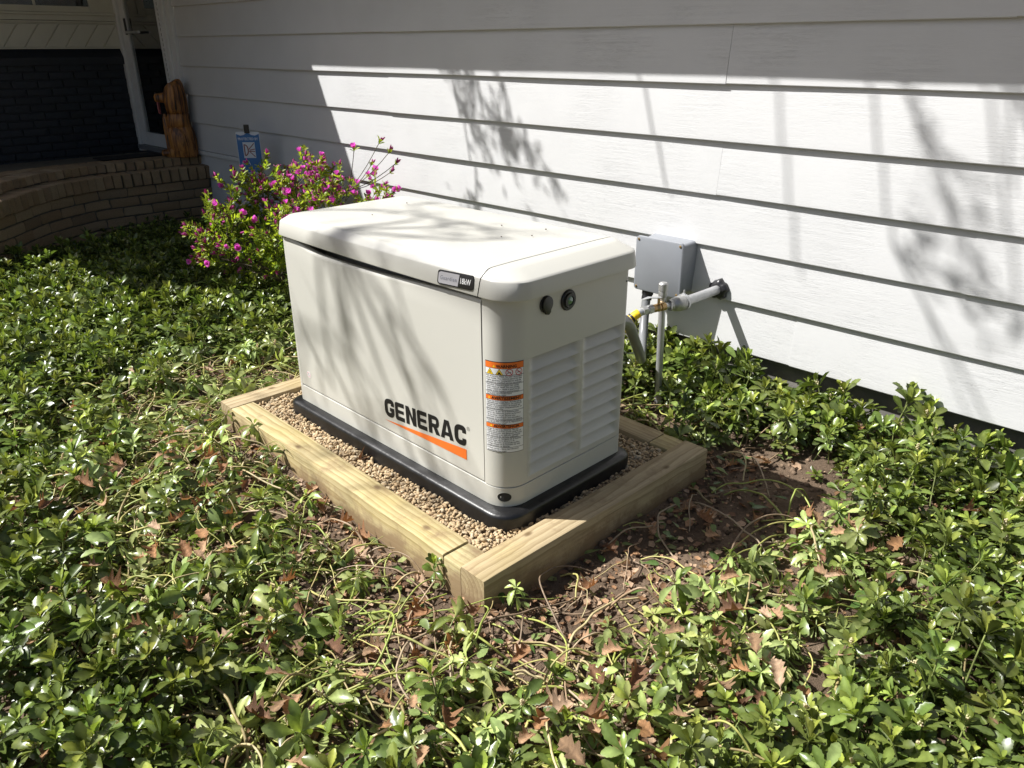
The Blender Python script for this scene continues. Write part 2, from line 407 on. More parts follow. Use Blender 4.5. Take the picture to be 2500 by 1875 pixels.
def stroke(path, hw, r=.12, closed=False):
    """thick polyline with rounded corners -> (verts2d, quads)"""
    pts = [Vector((*p, 0)) for p in path]; out = [pts[0]]
    for a, b, c in zip(pts, pts[1:], pts[2:]):
        d1 = (a-b).normalized(); d2 = (c-b).normalized(); rr = min(r, (a-b).length*.5, (c-b).length*.5)
        p1 = b+d1*rr; p2 = b+d2*rr
        for k in range(7):
            t = k/6; out.append(p1*(1-t)**2+b*2*t*(1-t)+p2*t*t)
    out.append(pts[-1]); vs = []; fs = []
    for i, p in enumerate(out):
        d = (out[min(i+1, len(out)-1)]-out[max(i-1, 0)]).normalized(); nrm = Vector((-d.y, d.x, 0))
        vs += [(p+nrm*hw)[:2], (p-nrm*hw)[:2]]
    for i in range(len(out)-1): fs.append((2*i, 2*i+1, 2*i+3, 2*i+2))
    return vs, fs
def block_letter(ch, w=.82, s=.262):
    V, Fc = [], []
    def a(vs, fs):
        n = len(V); V.extend(vs); Fc.extend([tuple(i+n for i in f) for f in fs])
    def poly(p): a(p, [tuple(range(len(p)))])
    h = s/2; hv = s*.42
    if ch in 'GC':
        a(*stroke([(w-h, .64), (w-h, 1-hv), (h, 1-hv), (h, hv), (w-h, hv), (w-h, .36 if ch == 'C' else .54)], h, .28))
        if ch == 'G': poly([(.45, .54-s*.8), (w-s, .54-s*.8), (w-s, .54), (.45, .54)])
    if ch == 'E':
        a(*stroke([(w-.05, 1-hv), (h, 1-hv), (h, hv), (w-.05, hv)], h*.9, .05)); poly([(s*.96, .5-hv*.85), (w-.1, .5-hv*.85), (w-.1, .5+hv*.85), (s*.96, .5+hv*.85)])
    if ch == 'N':
        poly([(0, 0), (s, 0), (s, 1), (0, 1)]); poly([(w-s, 0), (w, 0), (w, 1), (w-s, 1)]); poly([(s, 1), (s, .62), (w-s, 0), (w-s, .38)])
    if ch == 'R':
        poly([(0, 0), (s, 0), (s, 1), (0, 1)]); a(*stroke([(s, 1-hv), (w-h, 1-hv), (w-h, .46), (s, .46)], hv*.95, .2)); poly([(.36, .46-hv*.95), (.36+s*1.1, .46-hv*.95), (w+.03, 0), (w-s*1.05, 0)])
    if ch == 'A':
        w2 = w+.12; m = w2/2
        def inn(y): return s*1.0+(m-s)*y/.80
        poly([(0, 0), (s, 0), (m, .80), (m, 1), (m-s*.62, 1)]); poly([(w2, 0), (m+s*.62, 1), (m, 1), (m, .80), (w2-s, 0)])
        poly([(inn(.17), .17), (w2-inn(.17), .17), (w2-inn(.36), .36), (inn(.36), .36)])
        return V, Fc, w2
    return V, Fc, w

# ================================================================== SETTING
YW = 1.6784                      # sheathing plane of the long wall
S0, SE = 0.1913, 0.2305          # bottom of first course, exposure

def frame_local(x, y):
    c, s = math.cos(.0261), math.sin(.0261); return x*c-y*s, x*s+y*c     # world -> timber-frame axes
TX0, TX1, TY0, TY1, TZ, TW = -.2887, 1.3925, -.2196, .8977, .114, .102
def frame_dist(x, y):
    lx, ly = frame_local(x, y)
    dx = np.maximum(np.maximum(TX0-lx, lx-TX1), 0); dy = np.maximum(np.maximum(TY0-ly, ly-TY1), 0)
    return np.hypot(dx, dy)
def gz(x, y):
    x = np.asarray(x, float); y = np.asarray(y, float)
    z = (vnoise(x, y, .5)-.5)*.05+(vnoise(x, y, .13)-.5)*.022+(vnoise(x, y, .045)-.5)*.012
    d = frame_dist(x, y)
    z += .028*np.exp(-(d/.09)**2)*(vnoise(x, y, .11)-.3)          # soil thrown up against the timbers
    lx, ly = frame_local(x, y)
    ins = (lx > TX0+.05) & (lx < TX1-.05) & (ly > TY0+.05) & (ly < TY1-.05)
    z = np.where(ins, .03, z)
    return z
def axis(a, b, step, far):
    core = np.arange(a, b+1e-6, step); k = np.array([.3, .8, 1.8, 4, 9, 20, 45, 90]); k = k[k < far]
    return np.concatenate([a-k[::-1], core, b+k])
gx = axis(-4.7, 4.0, .03, 100); gy = axis(-3.0, 1.75, .03, 100)
X, Y = np.meshgrid(gx, gy, indexing='ij'); Z = gz(X, Y)
nx, ny = X.shape; ii = np.arange(nx*ny).reshape(nx, ny)
Fq = np.stack([ii[:-1, :-1], ii[1:, :-1], ii[1:, 1:], ii[:-1, 1:]], -1).reshape(-1, 4)
g = link('ground', big_mesh('ground', np.stack([X, Y, Z], -1).reshape(-1, 3), [Fq], None, MT['soil']))
tag(g, 'dark crumbly soil of the planting bed', kind='structure')

# ------------------------------------------------------------------ house
house = empty('house', (0, YW, 0))
tag(house, 'white lap sided house with navy brick wing and storm door at left', 'house')
def H(mb, name, mat, parent=None, **k):
    """geometry given in world coordinates, stored relative to the house empty"""
    par = parent or house
    mb.v = [(x, y-YW, z) for x, y, z in mb.v]
    return mb.build(name, mat, par, **k)
seams = {0: [1.35], 1: [-.4, 2.6], 2: [1.956], 3: [.88, -2.6], 4: [-1.47, 2.3], 5: [-3.26, .872], 6: [-1.47, 1.9], 7: [.3], 8: [-2.0, 1.5], 9: [0.5]}
for k in range(10):
    xs = [-4.44]+sorted(seams[k])+[4.6]
    zb0, zt = S0+k*SE, S0+(k+1)*SE+.008
    for i in range(len(xs)-1):
        off = .0012 if i % 2 else 0.0; dz = -.002 if i % 2 else 0.0
        zb = zb0+dz; yb = YW-.020-off; n = 24
        prof = [(yb+.012, zb), (yb+.0015, zb), (yb, zb+.003), (yb+.0004, zb+.02), (YW-.0015-off, zt), (YW+.01, zt), (YW+.01, zb+.02)]
        mb = MB(); loops = []
        for x in np.linspace(xs[i]+(0.0 if i == 0 else -.022 if i % 2 else 0.0), xs[i+1]+(.0 if i % 2 else .0), n):
            wv = .0012*math.sin(x*2.1+k*1.7+i)+.0008*math.sin(x*5.3+k)
            loops.append([(x, y+(wv if y < YW else 0), z) for y, z in prof])
        mb.loft(loops)
        H(mb, 'siding_board', MT['siding'], smooth=25)
H(MB().box(-4.4, 4.6, YW+.035, YW+.2, -.3, S0+.06), 'foundation', MT['concrete'])
H(MB().box(-4.4, 4.6, YW+.012, YW+.15, S0+.065, 2.75), 'wall_sheathing', MT['interior'])
H(MB().box(-4.44, -3.3, YW-.028, YW+.005, .615, .648), 'base_trim', MT['trim'], bevel=.003)
# eave over the long wall and porch roof over the entry
EZ, EY, PX, PY = 2.36, YW-.55, -3.47, -1.12
H(MB().box(PX, 5.2, EY, YW+.02, EZ+.02, EZ+.04), 'soffit', MT['trim'])
H(MB().box(PX, 5.2, EY-.02, EY, EZ, EZ+.18), 'fascia', MT['trim'])
mb = MB(); mb.loft([[(x, EY-.06, EZ+.18), (x, YW+2.4, EZ+1.2), (x, YW+2.4, EZ+1.28), (x, EY-.06, EZ+.24)] for x in (PX-.5, 5.3)])
H(mb, 'roof', MT['roof'])
H(MB().box(-7.2, PX, PY, YW+.05, EZ+.015, EZ+.05), 'porch_soffit', MT['trim'])
H(MB().box(-7.2, PX, PY-.02, PY, EZ, EZ+.18), 'porch_fascia', MT['trim'])
H(MB().box(PX, PX+.02, PY-.02, YW-.6, EZ, EZ+.18), 'porch_fascia', MT['trim'])
mb = MB(); mb.loft([[(x, PY-.08, EZ+.19), (x, YW+2.2, EZ+1.25), (x, YW+2.2, EZ+1.33), (x, PY-.08, EZ+.25)] for x in (-7.3, PX+.08)])
H(mb, 'porch_roof', MT['roof'])
# wing: navy painted brick, window above
WX = -5.6
bw = H(MB().box(WX-.25, WX-.007, -3.6, YW+.2, .2, 2.7), 'brick_wall', MT['navy_flat'])
bmb = MB().box(-.0285, .012, -.1, .1, -.0285, .0285)
bms = [bmb.mesh('navy_brick', MT['navy'], None, .004, 2)]
ro = random.Random(3)
for c_ in range(13):
    z = .515+c_*.0675
    y = YW-.02-(0.105 if c_ % 2 else .0)
    while y > -.35:
        L_ = .2
        if y-L_ < YW-.02 and z < 1.36:
            o = link('brick', bms[0], bw, loc=(WX+ro.uniform(-.003, .003), y-L_/2-YW, z), rot=(0, 0, ro.uniform(-.006, .006)), scale=(1, ro.uniform(.97, 1.0), ro.uniform(.96, 1.0)))
        y -= .2105
mb = MB(); mb.loft([[(WX-.01, y, 1.345), (WX+.045, y, 1.345), (WX+.05, y, 1.41), (WX-.01, y, 1.49)] for y in np.linspace(-.6, YW-.06, 30)])
H(mb, 'brick_ledge', MT['navy_flat'], parent=None, bevel=.004)
# cream diagonal boards
yb_ = -.7
while yb_ < YW+.1:
    z0, z1 = 1.497, 1.688
    def cl(y): return min(y, YW-.075)
    p = [(cl(yb_), z0), (cl(yb_+.158), z0), (cl(yb_+.158+.15), z1), (cl(yb_+.15), z1)]
    if p[1][0]-p[0][0] > .01 or p[2][0]-p[3][0] > .01:
        if p[2][0]-p[3][0] < .01: p = p[:3]
        H(MB().prism(p, lambda u, v, d: (d, u, v), WX-.006, WX+.018), 'panel_board', MT['cream_panel'], bevel=.005, seg=2)
    yb_ += .166
H(MB().box(WX-.006, WX+.006, -.7, YW-.07, 1.485, 1.70), 'panel_backing', MT['cream_panel'])
H(MB().box(WX-.006, WX+.026, -.7, YW-.065, 1.481, 1.496), 'panel_trim', MT['cream_panel'], bevel=.003)
for (za, zb, d) in ((1.70, 1.714, .03), (1.718, 1.762, .024), (1.762, 1.782, .045)):
    H(MB().box(WX-.006, WX+d, -.7, YW-.07, za, zb), 'window_trim', MT['cream_panel'], bevel=.003)
win = H(MB().box(WX-.006, WX+.03, 1.395, 1.465, 1.783, 2.6).box(WX-.006, WX+.03, -.7, 1.394, 1.783, 1.835), 'window', MT['cream_panel'], bevel=.004)
H(MB().box(WX-.004, WX+.02, 1.466, YW-.07, 1.783, 2.6), 'casing', MT['cream_panel'], parent=win, bevel=.003)
H(MB().box(WX-.003, WX+.012, .935, .955, 1.836, 2.6), 'mullion', MT['cream_panel'], parent=win, bevel=.002)
H(MB().box(WX-.002, WX+.003, -.7, .9345, 1.836, 2.6), 'pane', MT['glass'], parent=win)
H(MB().box(WX-.002, WX+.003, .9555, 1.3945, 1.836, 2.6), 'pane', MT['glass'], parent=win)
H(MB().box(WX-.2, WX-.005, -.7, 1.4, 1.80, 2.6), 'interior', MT['interior'], parent=win)
# storm door
DY = YW-.05
door = H(MB().box(-5.53, -5.405, DY, DY+.035, .615, 2.32).box(-5.404, -4.70, DY, DY+.035, .615, .731).box(-4.715, -4.685, DY+.001, DY+.034, .732, 2.3)
         .box(-5.404, -4.70, DY, DY+.035, 2.2, 2.32), 'storm_door', MT['trim'], bevel=.004)
H(MB().box(-5.404, -4.7155, DY+.014, DY+.019, .7315, 2.1995), 'pane', MT['glass'], parent=door)
H(MB().box(-5.402, -5.394, DY-.004, DY+.0, .735, 2.2).box(-5.404, -4.716, DY-.004, DY+0, .731, .738), 'glazing_bead', MT['trim'], parent=door)
H(MB().box(-5.415, -5.395, DY-.02, DY-.001, 1.60, 1.74), 'handle', MT['black'], parent=door, bevel=.006)
H(MB().tube([(-5.36, DY-.03, 1.62), (-5.05, DY-.035, 1.62)], .012, 8), 'door_closer', MT['steel'], parent=door, smooth=40)
H(MB().box(-5.60, -5.535, YW-.075, YW, .55, 2.4).box(-5.60, -4.45, YW-.075, YW, 2.34, 2.44), 'door_jamb', MT['trim'], bevel=.004)
for i, (xa, xb, d) in enumerate(((-4.683, -4.64, .05), (-4.638, -4.60, .066), (-4.598, -4.535, .058), (-4.533, -4.445, .04))):
    H(MB().box(xa, xb, YW-d, YW, .55, 2.4), 'door_casing', MT['trim'], bevel=.004)
mb = MB()
for k in range(44): mb.box(-4.622, -4.617, YW-.0675, YW-.0655, .62+k*.04, .645+k*.04)
H(mb, 'weather_strip', MT['black'])
H(MB().box(-5.58, -4.69, YW-.09, YW, .57, .612), 'threshold', simple('threshold_grey', (.16, .165, .17), .5), bevel=.006)
H(MB().box(-5.53, -4.68, YW+.02, YW+.06, .56, 2.3), 'inner_door', MT['navy_flat'])

# ------------------------------------------------------------------ brick stoop
stoop = empty('brick_stoop', (-4.6, 1.0, 0))
tag(stoop, 'curved tan brick stoop with two rowlock edges below the storm door', 'stoop')
ctrl = [(-3.55, -1.5), (-3.42, -1.0), (-3.38, -.60), (-3.46, -.30), (-3.66, -.07), (-3.95, .20), (-4.11, .43), (-4.22, .70), (-4.225, 1.0), (-4.22, 1.3), (-4.22, 1.74)]
def catmull(P, n=40):
    P = [Vector((*p, 0)) for p in P]; out = []
    Q = [P[0]*2-P[1]]+P+[P[-1]*2-P[-2]]
    for i in range(1, len(Q)-2):
        a, b, c, d = Q[i-1:i+3]
        for k in range(n):
            t = k/n; out.append(.5*((2*b)+(c-a)*t+(2*a-5*b+4*c-d)*t*t+(3*b-a-3*c+d)*t**3))
    out.append(P[-1]); return out
curve = catmull(ctrl)
def offset(cv, d):
    out = []
    for i, p in enumerate(cv):
        t = (cv[min(i+1, len(cv)-1)]-cv[max(i-1, 0)]).normalized(); out.append(p+Vector((-t.y, t.x, 0))*d)
    return out
def walk(cv, step, start=0.0):
    """points spaced along a curve with tangents"""
    out = []; acc = -start
    for a, b in zip(cv, cv[1:]):
        L_ = (b-a).length
        while acc <= L_:
            out.append((a+(b-a)*(acc/L_) if L_ > 0 else a, (b-a).normalized())); acc += step
        acc -= L_
    return out
STOP = Vector((-4.6, 1.0, 0))
def S(mb, name, mat, **k):
    mb.v = [(x+4.6, y-1.0, z) for x, y, z in mb.v]; return mb.build(name, mat, stoop, **k)
# mortar core: curved body below each edge
def strip(cv, d0, d1, z0, z1, name):
    a = offset(cv, d0)[::4]; b = offset(cv, d1)[::4]; mb = MB()
    mb.loft([[(p.x, p.y, z0), (q.x, q.y, z0), (q.x, q.y, z1), (p.x, p.y, z1)] for p, q in zip(a, b)])
    return S(mb, name, MT['mortar'])
# normal (-t.y, t.x) points to the house side (-x)
strip(curve, .012, .30, -.2, .517, 'mortar_core')
up_c = offset(curve, .135)
strip(up_c, .012, .17, .30, .596, 'mortar_core')
a = offset(curve, .29); mb = MB()
mb.prism([(p.x, p.y) for p in a[::8]]+[(-5.59, 1.6), (-5.59, -1.5)], lambda u, v, d: (u, v, d if d < .5 else d+.055*min(0, u+4.45)), .2, .594)
S(mb, 'porch_floor', MT['mortar'])
variants = []
for k in range(4):
    r_ = random.Random(k); bm = bmesh.new(); bmesh.ops.create_cube(bm, size=1.0)
    bmesh.ops.subdivide_edges(bm, edges=bm.edges[:], cuts=1, use_grid_fill=True)
    for v in bm.verts: v.co += Vector([r_.uniform(-.025, .025) for _ in range(3)])
    es = [e for e in bm.edges if len(e.link_faces) == 2 and e.calc_face_angle(0) > .9]
    bmesh.ops.bevel(bm, geom=es, offset=.05, segments=1, affect='EDGES')
    me = bpy.data.meshes.new('brick'); bm.to_mesh(me); bm.free(); me.materials.append(MT['brick']); variants.append(me)
def put_brick(p, t, dims, z, tilt=0.0):
    """brick centred at p with its long dims: along t, inwards, up"""
    o = link('brick', ro.choice(variants), stoop, loc=(p.x+4.6, p.y-1.0, z), rot=(ro.uniform(-.02, .02), tilt+ro.uniform(-.02, .02), math.atan2(t.y, t.x)+ro.uniform(-.02, .02)))
    o.scale = dims; return o
for p, t in walk(offset(curve, .095-.012), .079, .02):
    if p.x < -2.0: put_brick(p, t, (.067, .2, .108), .473+ro.uniform(-.004, .004))
for p, t in walk(offset(up_c, .095-.008), .079, .04):
    if p.x < -2.2: put_brick(p, t, (.067, .19, .068), .567+ro.uniform(-.004, .004))
for c_ in range(7):
    z = .378-c_*.079
    for p, t in walk(offset(curve, .045), .238, (.12 if c_ % 2 else .0)+.03*c_):
        if p.x < -2.0: put_brick(p, t, (.226, .088, .067), z)
# floor pavers behind the upper edge
for row in range(2):
    for p, t in walk(offset(up_c, .19+.055+.105*row), .2105, .1*row):
        if p.x < -3.5 and p.y > -.2 and p.y < 1.6: put_brick(p, t, (.2, .095, .05), .574+.055*min(0, p.x+4.45))

# door mat
m_ = MB().box(-4.95, -4.70, .95, 1.50, .585, .596).build('door_mat', MT['mat'], bevel=.004)
tag(m_, 'flat black door mat lying on the stoop before the storm door', 'door mat')

# ================================================================== GENERATOR
GZ0 = .085
gen = empty('generator', (0, 0, GZ0), -.0091)
tag(gen, 'cream standby generator on a black pad inside the timber frame', 'generator')
def GB(mb, name, mat, parent=None, **k):
    mb.v = [(x, y, z-GZ0) for x, y, z in mb.v]; return mb.build(name, mat, parent or gen, **k)
def rrect(x0, x1, y0, y1, r, n=8):
    rFL, rFR, rRR, rRL = r; out = []
    for cx, cy, rr, a0 in ((x0+rFL, y0+rFL, rFL, 180), (x1-rFR, y0+rFR, rFR, 270), (x1-rRR, y1-rRR, rRR, 0), (x0+rRL, y1-rRL, rRL, 90)):
        for k in range(n+1):
            a = rad(a0+90*k/n); out.append((cx+rr*math.cos(a), cy+rr*math.sin(a)))
    return out
def lev(o, z): return [(x, y, z) for x, y in o]
# pad
mb = MB(); rp = (.05, .085, .05, .05)
mb.loft([lev(rrect(-.036, 1.262, -.036, .612, rp), z) for z in (.05, .138)] + [lev(rrect(-.034, 1.260, -.034, .610, rp), .146), lev(rrect(-.028, 1.254, -.028, .604, rp), .1515), lev(rrect(-.012, 1.238, -.012, .588, rp), .1555), lev(rrect(0.03, 1.2, .03, .55, rp), .1565)])
GB(mb, 'base_pad', MT['pad'], smooth=50)
RB = (.03, .085, .02, .03)
mb = MB(); mb.loft([lev(rrect(0, 1.227, 0, .575, RB), .157), lev(rrect(0, 1.227, 0, .575, RB), .2235), lev(rrect(.004, 1.223, .004, .571, RB), .2255)])
sk = GB(mb, 'skirt', MT['cream'], smooth=40)
def corner(s, z, dr):
    r = .085+dr; a = -math.pi/2+s/.085; return (1.142+r*math.cos(a), .085+r*math.sin(a), z)
mb = MB(); el = [(.062+.0225*math.cos(2*math.pi*k/28), .192+.0165*math.sin(2*math.pi*k/28)) for k in range(28)]
mb.v = [corner(.062, .192, .0006)]+[corner(u, v, .0006) for u, v in el]; mb.f = [(0, 1+k, 1+(k+1) % 28) for k in range(28)]
GB(mb, 'hole_shade_patch', MT['gap_shade'], parent=sk)  # flat black patch on the skirt; the hole's shade is painted, nothing is cut
mb = MB(); ro_, ri_ = [], []
for k in range(28):
    a = 2*math.pi*k/28; mb.v += [corner(.062+.0225*math.cos(a), .192+.0165*math.sin(a), .001), corner(.062+.0245*math.cos(a), .192+.0182*math.sin(a), .0008)]
mb.f = [(2*k, 2*k+1, (2*k+3) % 56, (2*k+2) % 56) for k in range(28)]
GB(mb, 'hole_rim', MT['cream'], parent=sk, smooth=60)
# shell with a recess behind the front panel and two louvre recesses in the end
o = rrect(0, 1.227, 0, .575, RB)
fl = o[:9]; fr = o[9:18]; rr_ = o[18:27]; rl = o[27:]
out = fl+[(.0393, 0), (.0393, .11), (1.1337, .11), (1.1337, 0)]+fr+[(1.227, .095), (1.227, .333), (1.227, .342), (1.227, .553)]+rr_+rl
zs = [.2275, .247, .647, .845]
mb = MB(); n = len(out)
mb.v = [(x, y, z) for z in zs for x, y in out]
iA = out.index((1.227, .095)); iB = out.index((1.227, .342))
for k in range(3):
    for i in range(n):
        if k == 1 and i in (iA, iB): continue
        j = (i+1) % n; mb.f.append((k*n+i, k*n+j, (k+1)*n+j, (k+1)*n+i))
for y0, y1 in ((.095, .333), (.342, .553)):
    a, b = .2470, .647; d = 1.192; e = .0
    q = [(1.227, y0, a), (1.227, y1, a), (1.227, y1, b), (1.227, y0, b)]; s_ = [(d, y0+e, a+e), (d, y1-e, a+e), (d, y1-e, b-e), (d, y0+e, b-e)]
    mb.add(q+s_, [(4, 5, 6, 7), (0, 1, 5, 4), (1, 2, 6, 5), (2, 3, 7, 6), (3, 0, 4, 7)])
mb.f.append(tuple(range(3*n, 4*n)))
shell = GB(mb, 'enclosure', MT['cream'], smooth=35)
for y0, y1 in ((.095, .333), (.342, .553)):
    for k in range(9):
        zt_ = .647-k*.04444; zb_ = zt_-.0444; ny_, nz_ = 26, 8; mb = MB()
        for j in range(nz_+1):
            for i in range(ny_+1):
                y = y0+(y1-y0)*i/ny_; e = min(y-y0, y1-y); t = j/nz_
                tp = float(sstep(.004, .012+.030*(1-t)**.8, e))
                x = 1.2272-.033*(1-t**.9)*tp
                mb.v.append((x, y, zt_+(zb_-zt_)*t))
        w_ = ny_+1
        for j in range(nz_):
            for i in range(ny_): mb.f.append((j*w_+i, j*w_+i+1, (j+1)*w_+i+1, (j+1)*w_+i))
        b0 = len(mb.v)
        for i in range(ny_+1): x, y, z = mb.v[nz_*w_+i]; mb.v.append((x-.034, y, z+.0005))
        for i in range(ny_): mb.f.append((nz_*w_+i, nz_*w_+i+1, b0+i+1, b0+i))
        GB(mb, 'louver', MT['cream'], parent=shell, smooth=38)
# front panel
def bow(x): return -.011*math.sin(math.pi*min(max(x, 0), 1.2)/1.2)
def py(x, z): return bow(x)*float(sstep(.24, .75, z))-.0005
def ptop(x): return .838-.027*float(sstep(.05, .30, x))*float(sstep(1.14, .45, x))-.006*float(sstep(.5, 1.13, x))
mb = MB(); nx_ = 48; rows = 10
for i in range(nx_+1):
    x = .0420+(1.1310-.0420)*i/nx_; zt_ = ptop(x); z0 = .2295
    prof = [(.022, z0), (.003, z0), (.0, z0+.003)]+[(0, z0+.003+(zt_-.014-z0-.003)*k/rows) for k in range(1, rows+1)]+[(.001, zt_-.008), (.005, zt_-.002), (.012, zt_), (.022, zt_-.002)]
    mb.v += [(x, py(x, z)+d, z) for d, z in prof]
m_ = len(prof)
for i in range(nx_):
    for k in range(m_-1): mb.f.append((i*m_+k, (i+1)*m_+k, (i+1)*m_+k+1, i*m_+k+1))
mb.f += [tuple(range(m_)), tuple(range(nx_*m_, nx_*m_+m_))]
panel = GB(mb, 'front_panel', MT['cream'], smooth=35)
def onpanel(d=.0010): return lambda u, v: (u, py(u, v)-d, v)
# wordmark, swoosh
letters = [block_letter(c_) for c_ in 'GENERAC']; gap = .085
tw_ = sum(l[2] for l in letters)+gap*6; kx = .436/tw_; kz = .069; u = .614
for ch, (vs, fs, wd) in zip('GENERAC', letters):
    mb = MB(); fn = onpanel(); mb.add([fn(u+x*kx, .286+y*kz+.040*(u+x*kx-.614)/.44) for x, y in vs], fs)
    GB(mb, 'logo_letter', MT['ink'], parent=panel); u += (wd+gap)*kx
mb = MB(); fn = onpanel(); k_ = 16
mb.v = [fn(.612+.438*i/k_, .2685+.0455*i/k_) for i in range(k_+1)]+[fn(.612+.438*i/k_, .2680+.008*(i/k_)) for i in range(k_+1)]
mb.f = [(i, i+1, k_+2+i, k_+1+i) for i in range(k_)]
GB(mb, 'logo_swoosh', MT['orange'], parent=panel)
mb = MB(); fn = onpanel()
for k in range(16):
    a, b = 2*math.pi*k/16, 2*math.pi*(k+1)/16
    mb.add([fn(1.062+r_*math.cos(t), .392+r_*math.sin(t)) for r_, t in ((.0058, a), (.0068, a), (.0068, b), (.0058, b))], [(0, 1, 2, 3)])
lay_text(mb, 'R', 1.062, .389, .009, fn, center=True)
GB(mb, 'registered_mark', MT['ink'], parent=panel)
def disc(fn, cx, cz, r0, r1, n=28):
    mb = MB()
    for k in range(n):
        a, b = 2*math.pi*k/n, 2*math.pi*(k+1)/n
        if r0 > 0: mb.add([fn(cx+r_*math.cos(t), cz+r_*math.sin(t)) for r_, t in ((r0, a), (r1, a), (r1, b), (r0, b))], [(0, 1, 2, 3)])
        else: mb.add([fn(cx, cz), fn(cx+r1*math.cos(a), cz+r1*math.sin(a)), fn(cx+r1*math.cos(b), cz+r1*math.sin(b))], [(0, 1, 2)])
    return mb
dec = GB(disc(onpanel(.0008), .1, .289, 0, .0145), 'shock_decal', MT['sticker_white'], parent=panel)
GB(disc(onpanel(.0012), .1, .289, .0098, .0112), 'decal_ring', MT['red'], parent=dec)
mb = MB(); fn = onpanel(.0013)
mb.add([fn(.1+x, .289+z) for x, z in ((.001, .0085), (-.0045, -.0005), (-.0005, .0003))], [(0, 1, 2)]).add([fn(.1+x, .289+z) for x, z in ((.0005, -.0003), (.0045, .0006), (-.001, -.0085))], [(0, 1, 2)])
GB(mb, 'decal_bolt', MT['ink'], parent=dec)
# lid
def lidloop(x0, x1, y0, y1, r, z):
    pts = []
    q = rrect(x0, x1, y0, y1, r, 8); res = []
    for a, b in zip(q, q[1:]+q[:1]):       # subdivide long sides so the front can bow
        m = max(1, int(math.hypot(b[0]-a[0], b[1]-a[1])/.08)); res += [(a, b, k/m) for k in range(m)]
    for a, b, t in res:
        x = a[0]+(b[0]-a[0])*t; y = a[1]+(b[1]-a[1])*t
        pts.append((x, y+bow(x)*max(0, 1-max(y, 0)/.3), z))
    return pts
RL_ = (.035, .095, .06, .035)
raw = [(.012, 1.25, .0, .578, .846), (-.002, 1.264, -.014, .590, .843), (-.003, 1.265, -.015, .591, .847), (.006, 1.259, -.009, .586, .893), (.009, 1.256, -.0075, .5845, .8965),
       (.013, 1.250, -.0045, .582, .899), (.045, 1.200, .012, .569, .918), (.050, 1.193, .0155, .566, .9198), (.058, 1.183, .022, .561, .9208), (.13, 1.11, .08, .51, .9235), (.22, 1.02, .16, .43, .9245)]
nseg = None; loops = []
base = lidloop(*raw[1][:4], RL_, raw[1][4])
# keep the vertex count equal for every loop: map the base loop by relative position
def remap(pt, b, t):
    x = t[0]+(pt[0]-b[0])*(t[1]-t[0])/(b[1]-b[0]); y = t[2]+(pt[1]-b[2])*(t[3]-t[2])/(b[3]-b[2]); return (x, y, t[4])
for t in raw: loops.append([remap(p, raw[1], t) for p in base])
def lid_piece(x_lo, x_hi):
    mb = MB(); mb.loft(loops); me = bpy.data.meshes.new('t'); me.from_pydata(mb.v, [], mb.f); bm = bmesh.new(); bm.from_mesh(me)
    bmesh.ops.recalc_face_normals(bm, faces=bm.faces[:])
    for xx, sgn in ((x_lo, -1), (x_hi, 1)):
        if xx is None: continue
        bmesh.ops.bisect_plane(bm, geom=bm.verts[:]+bm.edges[:]+bm.faces[:], plane_co=(xx, 0, .843), plane_no=(sgn, 0, -.12*sgn), clear_outer=True)
    bm.to_mesh(me); bm.free(); out = MB(); out.v = [tuple(v.co) for v in me.vertices]; out.f = [tuple(p.vertices) for p in me.polygons]; bpy.data.meshes.remove(me); return out
lid = GB(lid_piece(None, 1.1335), 'lid', MT['cream'], smooth=32)
cap = GB(lid_piece(1.1372, None), 'lid_end_cap', MT['cream'], smooth=32)
mb = MB().box(1.12, 1.16, .03, .56, .85, .905); GB(mb, 'seam_shade_block', MT['gap_shade'], parent=cap)  # black block under the lid seam, coloured as the shade in the gap
# badge on the lid front
def onlid(d): 
    def fn(u, v):
        t = (v-.847)/(.896-.847); return (u, -.015+.008*t+bow(u)-d, v)
    return fn
def rr2(u0, u1, v0, v1, r, n=5): return rrect(u0, u1, v0, v1, (r,)*4, n)
def sk2(p): return [(u, v+.05*(u-1.04)) for u, v in p]
f0 = onlid(0)
bdg = GB(MB().prism(sk2(rr2(.966, 1.118, .8525, .8945, .009)), lambda u, v, d: (f0(u, v)[0], f0(u, v)[1]-d, v), 0, .004), 'badge', MT['black'], bevel=.001, smooth=40)
def flat(poly, fn): mb = MB(); mb.v = [fn(*p) for p in poly]; mb.f = [tuple(range(len(poly)))]; return mb
GB(flat(sk2([(.971, .862), (.975, .8565), (1.056, .8565), (1.060, .8905), (.980, .8905), (.971, .886)]), onlid(.0046)), 'badge_plate', MT['silver'], parent=bdg)
mb = MB(); fn = onlid(.0052); lay_text(mb, 'Guardian', .980, .868, .0175, lambda u, v: fn(u, v+.05*(u-1.04)), width=.070, space=1.2); GB(mb, 'badge_lettering', simple('badge_grey', (.20, .21, .24), .4), parent=bdg)
mb = MB(); lay_text(mb, '18kW', 1.066, .8665, .0235, lambda u, v: fn(u, v+.05*(u-1.04)), width=.043, bold=.012); GB(mb, 'badge_lettering', MT['white_ink'], parent=bdg)
